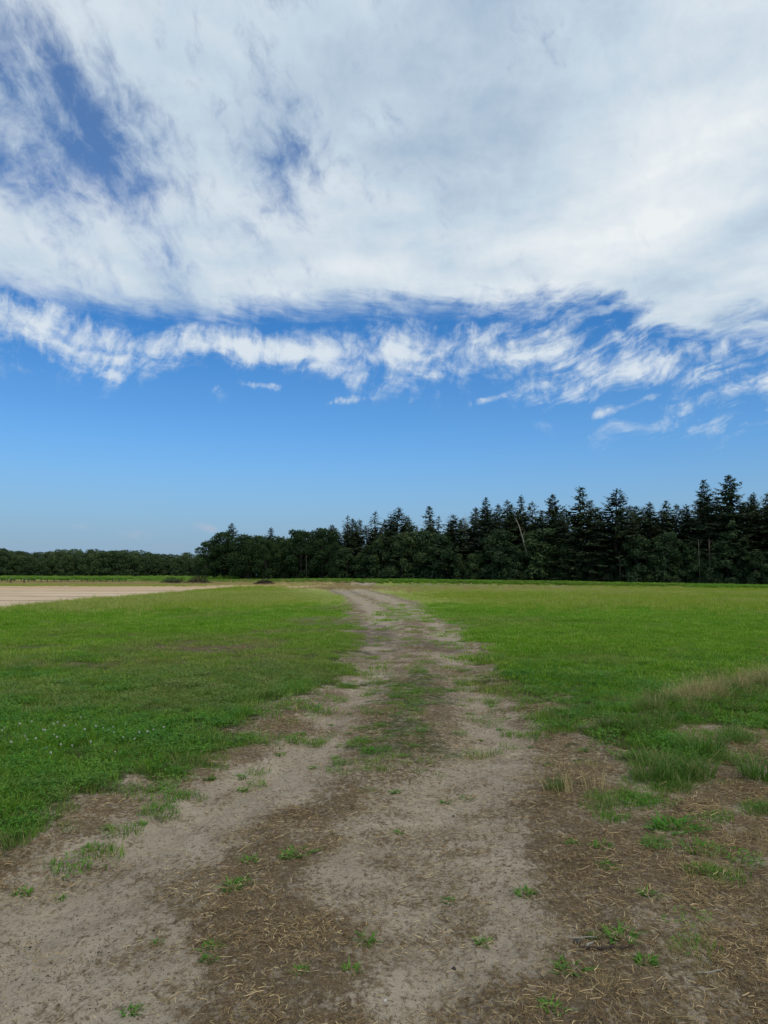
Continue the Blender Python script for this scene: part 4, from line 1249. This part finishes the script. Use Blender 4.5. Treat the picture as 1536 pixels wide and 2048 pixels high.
BIGW = [(731, 1868, 1.05, 'bright green weed tuft, largest on the bare sand at the lower middle'), (969, 1867, .7, 'small dark compact weed tuft alone on the sand right of the brighter one'),
        (1050, 1780, 1.0, 'bluish green weed tuft on sand near the edge of the straw'), (898, 1783, .75, 'small dark weed tuft on the pale rut, above the compact one'),
        (795, 1652, .95, 'flat weed tuft lying on the pale sand mid-track'), (593, 1703, 1.5, 'wide bright weed clump on the brown strip between the ruts'), (573, 1710, 1.0, 'smaller weed leaning against the wide clump on the brown strip'),
        (462, 1772, 1.5, 'large sprawling weed clump at the edge of the left rut'), (488, 1762, 1.1, 'weed trailing off the large sprawling clump'), (502, 1722, .9, 'weed tuft above the sprawling clump on brown litter'),
        (701, 1930, .95, 'weed tuft below the brightest one, near the bottom'), (422, 1888, 1.0, 'flat weed tuft near the bottom, upper of two close together'), (418, 1914, .75, 'weed tuft near the bottom, lower of two close together'),
        (600, 1941, .6, 'tiny weed sprig near the bottom between straw patches'), (265, 2004, .9, 'weed tuft at the bottom edge on the left rut'), (316, 1870, .5, 'tiny weed sprig alone in the left rut'),
        (1137, 1934, 1.15, 'bright weed tuft with long leaves at the lower part of the straw'), (1241, 1874, 1.5, 'broad bright weed clump with tall stalks in the straw'), (1292, 1922, .9, 'weed tuft half sunk in the brown straw'),
        (1184, 1868, .8, 'low weed left of the broad bright clump'), (1345, 1656, 2.4, 'widest leafy weed patch on the rough ground at the frame side'), (1145, 1684, .9, 'bright weed tuft at the border of sand and straw'),
        (1202, 1690, 1.2, 'twin weed tuft on the straw right of the border tuft'), (1300, 1688, 1.3, 'flat weed patch on straw below the widest leafy patch'), (1402, 1702, 1.6, 'wide weed patch right of the flat one on straw'),
        (1217, 1732, 1.0, 'spreading dark weed on a bare grey spot'), (1300, 1790, 1.1, 'yellowish green weed tuft in the straw'), (1106, 2022, 1.0, 'weed tuft at the very bottom right of the middle'),
        (1385, 1735, 1.2, 'bright weed tuft among dry stems'), (1440, 1752, 1.4, 'tall dark weed tuft among dry stems near the frame side'), (935, 1584, .8, 'upper weed tuft on the pale right rut'),
        (890, 1592, .8, 'weed left of the upper tuft on the right rut'), (790, 1578, .9, 'flat weed where the brown strip meets the right rut'), (281, 1636, 1.1, 'weed tuft on the sand by the left verge, right of a smaller one'),
        (214, 1648, .9, 'weed tuft at the left verge edge of the sand'), (185, 1684, 1.0, 'flat weed on the left rut below the verge'), (120, 1773, .7, 'weed sprig in the left rut near the frame edge'), (48, 1770, 1.1, 'flat weed among dry stems at the left frame edge')]
for px, py, s, lab in BIGW:
    weed(px, py, s * random.uniform(.62, .8), lab, GW)
for px, py, s in [(736, 1498, 1.0), (672, 1508, .9), (810, 1511, .8), (832, 1491, .9), (644, 1472, .8), (700, 1462, .8), (602, 1460, .8), (560, 1500, .8), (625, 1526, .6), (485, 1566, .9), (420, 1551, 1.0), (480, 1546, .9),
                  (1000, 1450, .8), (960, 1470, .6), (940, 1420, .9), (985, 1405, .9), (1020, 1430, .7), (1010, 1380, .9), (905, 1378, .8), (1095, 1530, .8), (1110, 1575, .7), (1165, 1505, .9), (1060, 1490, .6), (700, 1420, .8), (660, 1440, .7)]:
    weed(px, py, s * .85, 'small green weed tuft on the sandy track short of the bend', 'small weeds on the track short of the bend')

# grass tussocks on the rough ground
TUS = [blades(170, .14, .06, .26, .006, 1.3, 520 + i, heads=.04).mesh('tussock_blades') for i in range(3)]
for px, py, s, lab in ((1403, 1512, 1.15, 'bluish green grass tussock, tallest on the rough bare ground'), (1472, 1490, .85, 'grass tussock standing alone on the bare patch near the frame edge'), (1350, 1556, 1.1, 'wide grass tussock at the front of the rough ground'),
                       (1300, 1560, .9, 'grass tussock joined to the rough bank, left of the wide one'), (1525, 1560, 1.0, 'grass tussock cut by the frame edge'), (1395, 1555, .9, 'low tussock between the tallest and the wide one'), (1110, 1578, .5, 'small grey-green grass tussock at the edge of the right rut')):
    x, y = P(px, py)
    o = bpy.data.objects.new('grass_tussock', None); COL.objects.link(o); o.location = (x, y, hgt(x, y)); o.scale = (s,) * 3; o.rotation_euler = (0, 0, random.uniform(0, 6))
    tag(o, lab, 'grass tussock', 'tussocks on the rough ground')
    link('blades', random.choice(TUS), M_TALL, o)
    link('root_crown', CROWN[0], M_ROOT, o)

# clover flowers
m_, N = new_mat('clover_flower')
isl = N.n('ShaderNodeNewGeometry').outputs['Random Per Island']
M_FLOWER = finish(m_, N, pbsdf(N, N.mix(isl, (0.55, 0.53, 0.46), (0.78, 0.77, 0.72)), .8))
fm = MB(); rr = np.random.default_rng(8)
for i in range(34):
    zc = 1 - 2 * (i + .5) / 34; a = i * 2.4; q = math.sqrt(1 - zc * zc)
    d = np.array([q * math.cos(a), q * math.sin(a), zc]); s_ = np.cross(d, [.2, .3, .93]); s_ /= np.linalg.norm(s_); t_ = np.cross(d, s_)
    c = d * .006
    fm.add([c - s_ * .003, c + d * .007 + t_ * .002, c + s_ * .003, c + d * .006 - t_ * .002], [(0, 1, 2, 3)])
FL = fm.mesh('flower_head')
sm = MB(); sm.tube([(0, 0, -.01), (.004, 0, .04), (0, 0, .08)], [.0016, .0014, .0012], 5); STM = sm.mesh('stem')
FLO = [(2, 1470), (5, 1464), (50, 1478), (52, 1485), (88, 1463), (90, 1467), (108, 1474), (116, 1482), (123, 1494), (114, 1448), (106, 1451), (129, 1457), (151, 1453), (70, 1482), (94, 1501), (102, 1514), (146, 1500), (190, 1457),
       (205, 1461), (218, 1466), (227, 1457), (226, 1467), (246, 1482), (268, 1484), (293, 1469), (308, 1465), (230, 1507), (170, 1465), (326, 1459), (281, 1472), (40, 1455), (64, 1445), (182, 1490), (20, 1492), (160, 1438), (250, 1450)]
for px, py in FLO:
    x, y = P(px, py + 14)
    o = bpy.data.objects.new('clover_flower', None); COL.objects.link(o); o.location = (x, y, hgt(x, y)); s = random.uniform(.5, .95); o.scale = (s, s, random.uniform(.75, 1.0))
    o.rotation_euler = (random.uniform(-.15, .15), random.uniform(-.15, .15), random.uniform(0, 6))
    tag(o, 'small white clover flower in the lawn left of the track', 'flower', 'white clover flowers in the left lawn')
    link('flower_head', FL, M_FLOWER, o, (0, 0, .082)); link('stem', STM, M_WEED, o)

# sticks and stones
def stick(px, py, ln, rad, rz, label, mat):
    x, y = P(px, py); mb = MB()
    rr = np.random.default_rng(px)
    t = np.linspace(-.5, .5, 6)
    mb.tube(np.stack([t * ln, rr.normal(0, ln * .02, 6), rr.uniform(.004, .012, 6) + rad], 1), np.array([.7, 1, 1.05, .95, .8, .45]) * rad, 6)
    o = link('stick', mb.mesh('stick', True), mat, None, (x, y, hgt(x, y) + .002)); o.rotation_euler = (0, 0, rz)
    tag(o, label, 'stick')
stick(1212, 1896, .24, .006, .05, 'thin dark twig lying flat below the broad weed clump', M_BRUSH)
stick(1165, 1875, .13, .003, .0, 'pale straw-coloured stalk lying beside the dark stone', M_DEAD)
stick(875, 1826, .075, .003, .02, 'short pale stalk lying alone on the bare sand', M_DEAD)
stick(1178, 1892, .07, .005, .8, 'short thick pale stem piece by the dark twig', M_DEAD)
stick(1420, 1950, .13, .0035, .2, 'pale bent stick among dry grass in the lower corner', M_DEAD)
def stone(px, py, s, label, col):
    x, y = P(px, py); rr = np.random.default_rng(px + py); mb = MB()
    th = np.arange(9) * 6.283 / 9; rows = []
    for k, (zr, q) in enumerate(((-.3, .8), (.1, 1.0), (.45, .75), (.62, .3))):
        w_ = q * rr.uniform(.8, 1.15, 9)
        rows.append(np.stack([np.cos(th) * w_, np.sin(th) * w_ * .75, np.full(9, zr) + rr.normal(0, .04, 9)], 1))
    v = np.concatenate(rows) * s; q = []
    for k in range(3):
        for j in range(9):
            q.append((k * 9 + j, k * 9 + (j + 1) % 9, (k + 1) * 9 + (j + 1) % 9, (k + 1) * 9 + j))
    mb.add(v, q, [(27, 27 + j, 28 + j) for j in range(1, 8)])
    m_, N = new_mat('stone'); pos = N.n('ShaderNodeTexCoord').outputs['Object']
    finish(m_, N, pbsdf(N, N.mix(N.noise(pos, 60, 4), tuple(c * .6 for c in col), tuple(c * 1.3 for c in col)), .85))
    o = link('stone', mb.mesh('stone'), m_, None, (x, y, hgt(x, y))); o.rotation_euler = (0, 0, rr.uniform(0, 6))
    tag(o, label, 'stone')
stone(1156, 1881, .022, 'dark flat stone beside a pale stalk on the straw', (.05, .048, .048))
stone(908, 1911, .012, 'dark pebble on bare sand below the compact weed', (.045, .04, .036))
stone(770, 1989, .010, 'pale pebble near the bottom middle', (.5, .47, .42))
stone(907, 1848 - 230, .012, 'dark pebble high on the pale right rut', (.05, .04, .035))
stone(307, 1847, .010, 'tiny dark pebble in the left rut near a weed sprig', (.04, .035, .03))
stone(62, 1859, .011, 'dark clod in the left rut close to the frame edge', (.05, .04, .03))
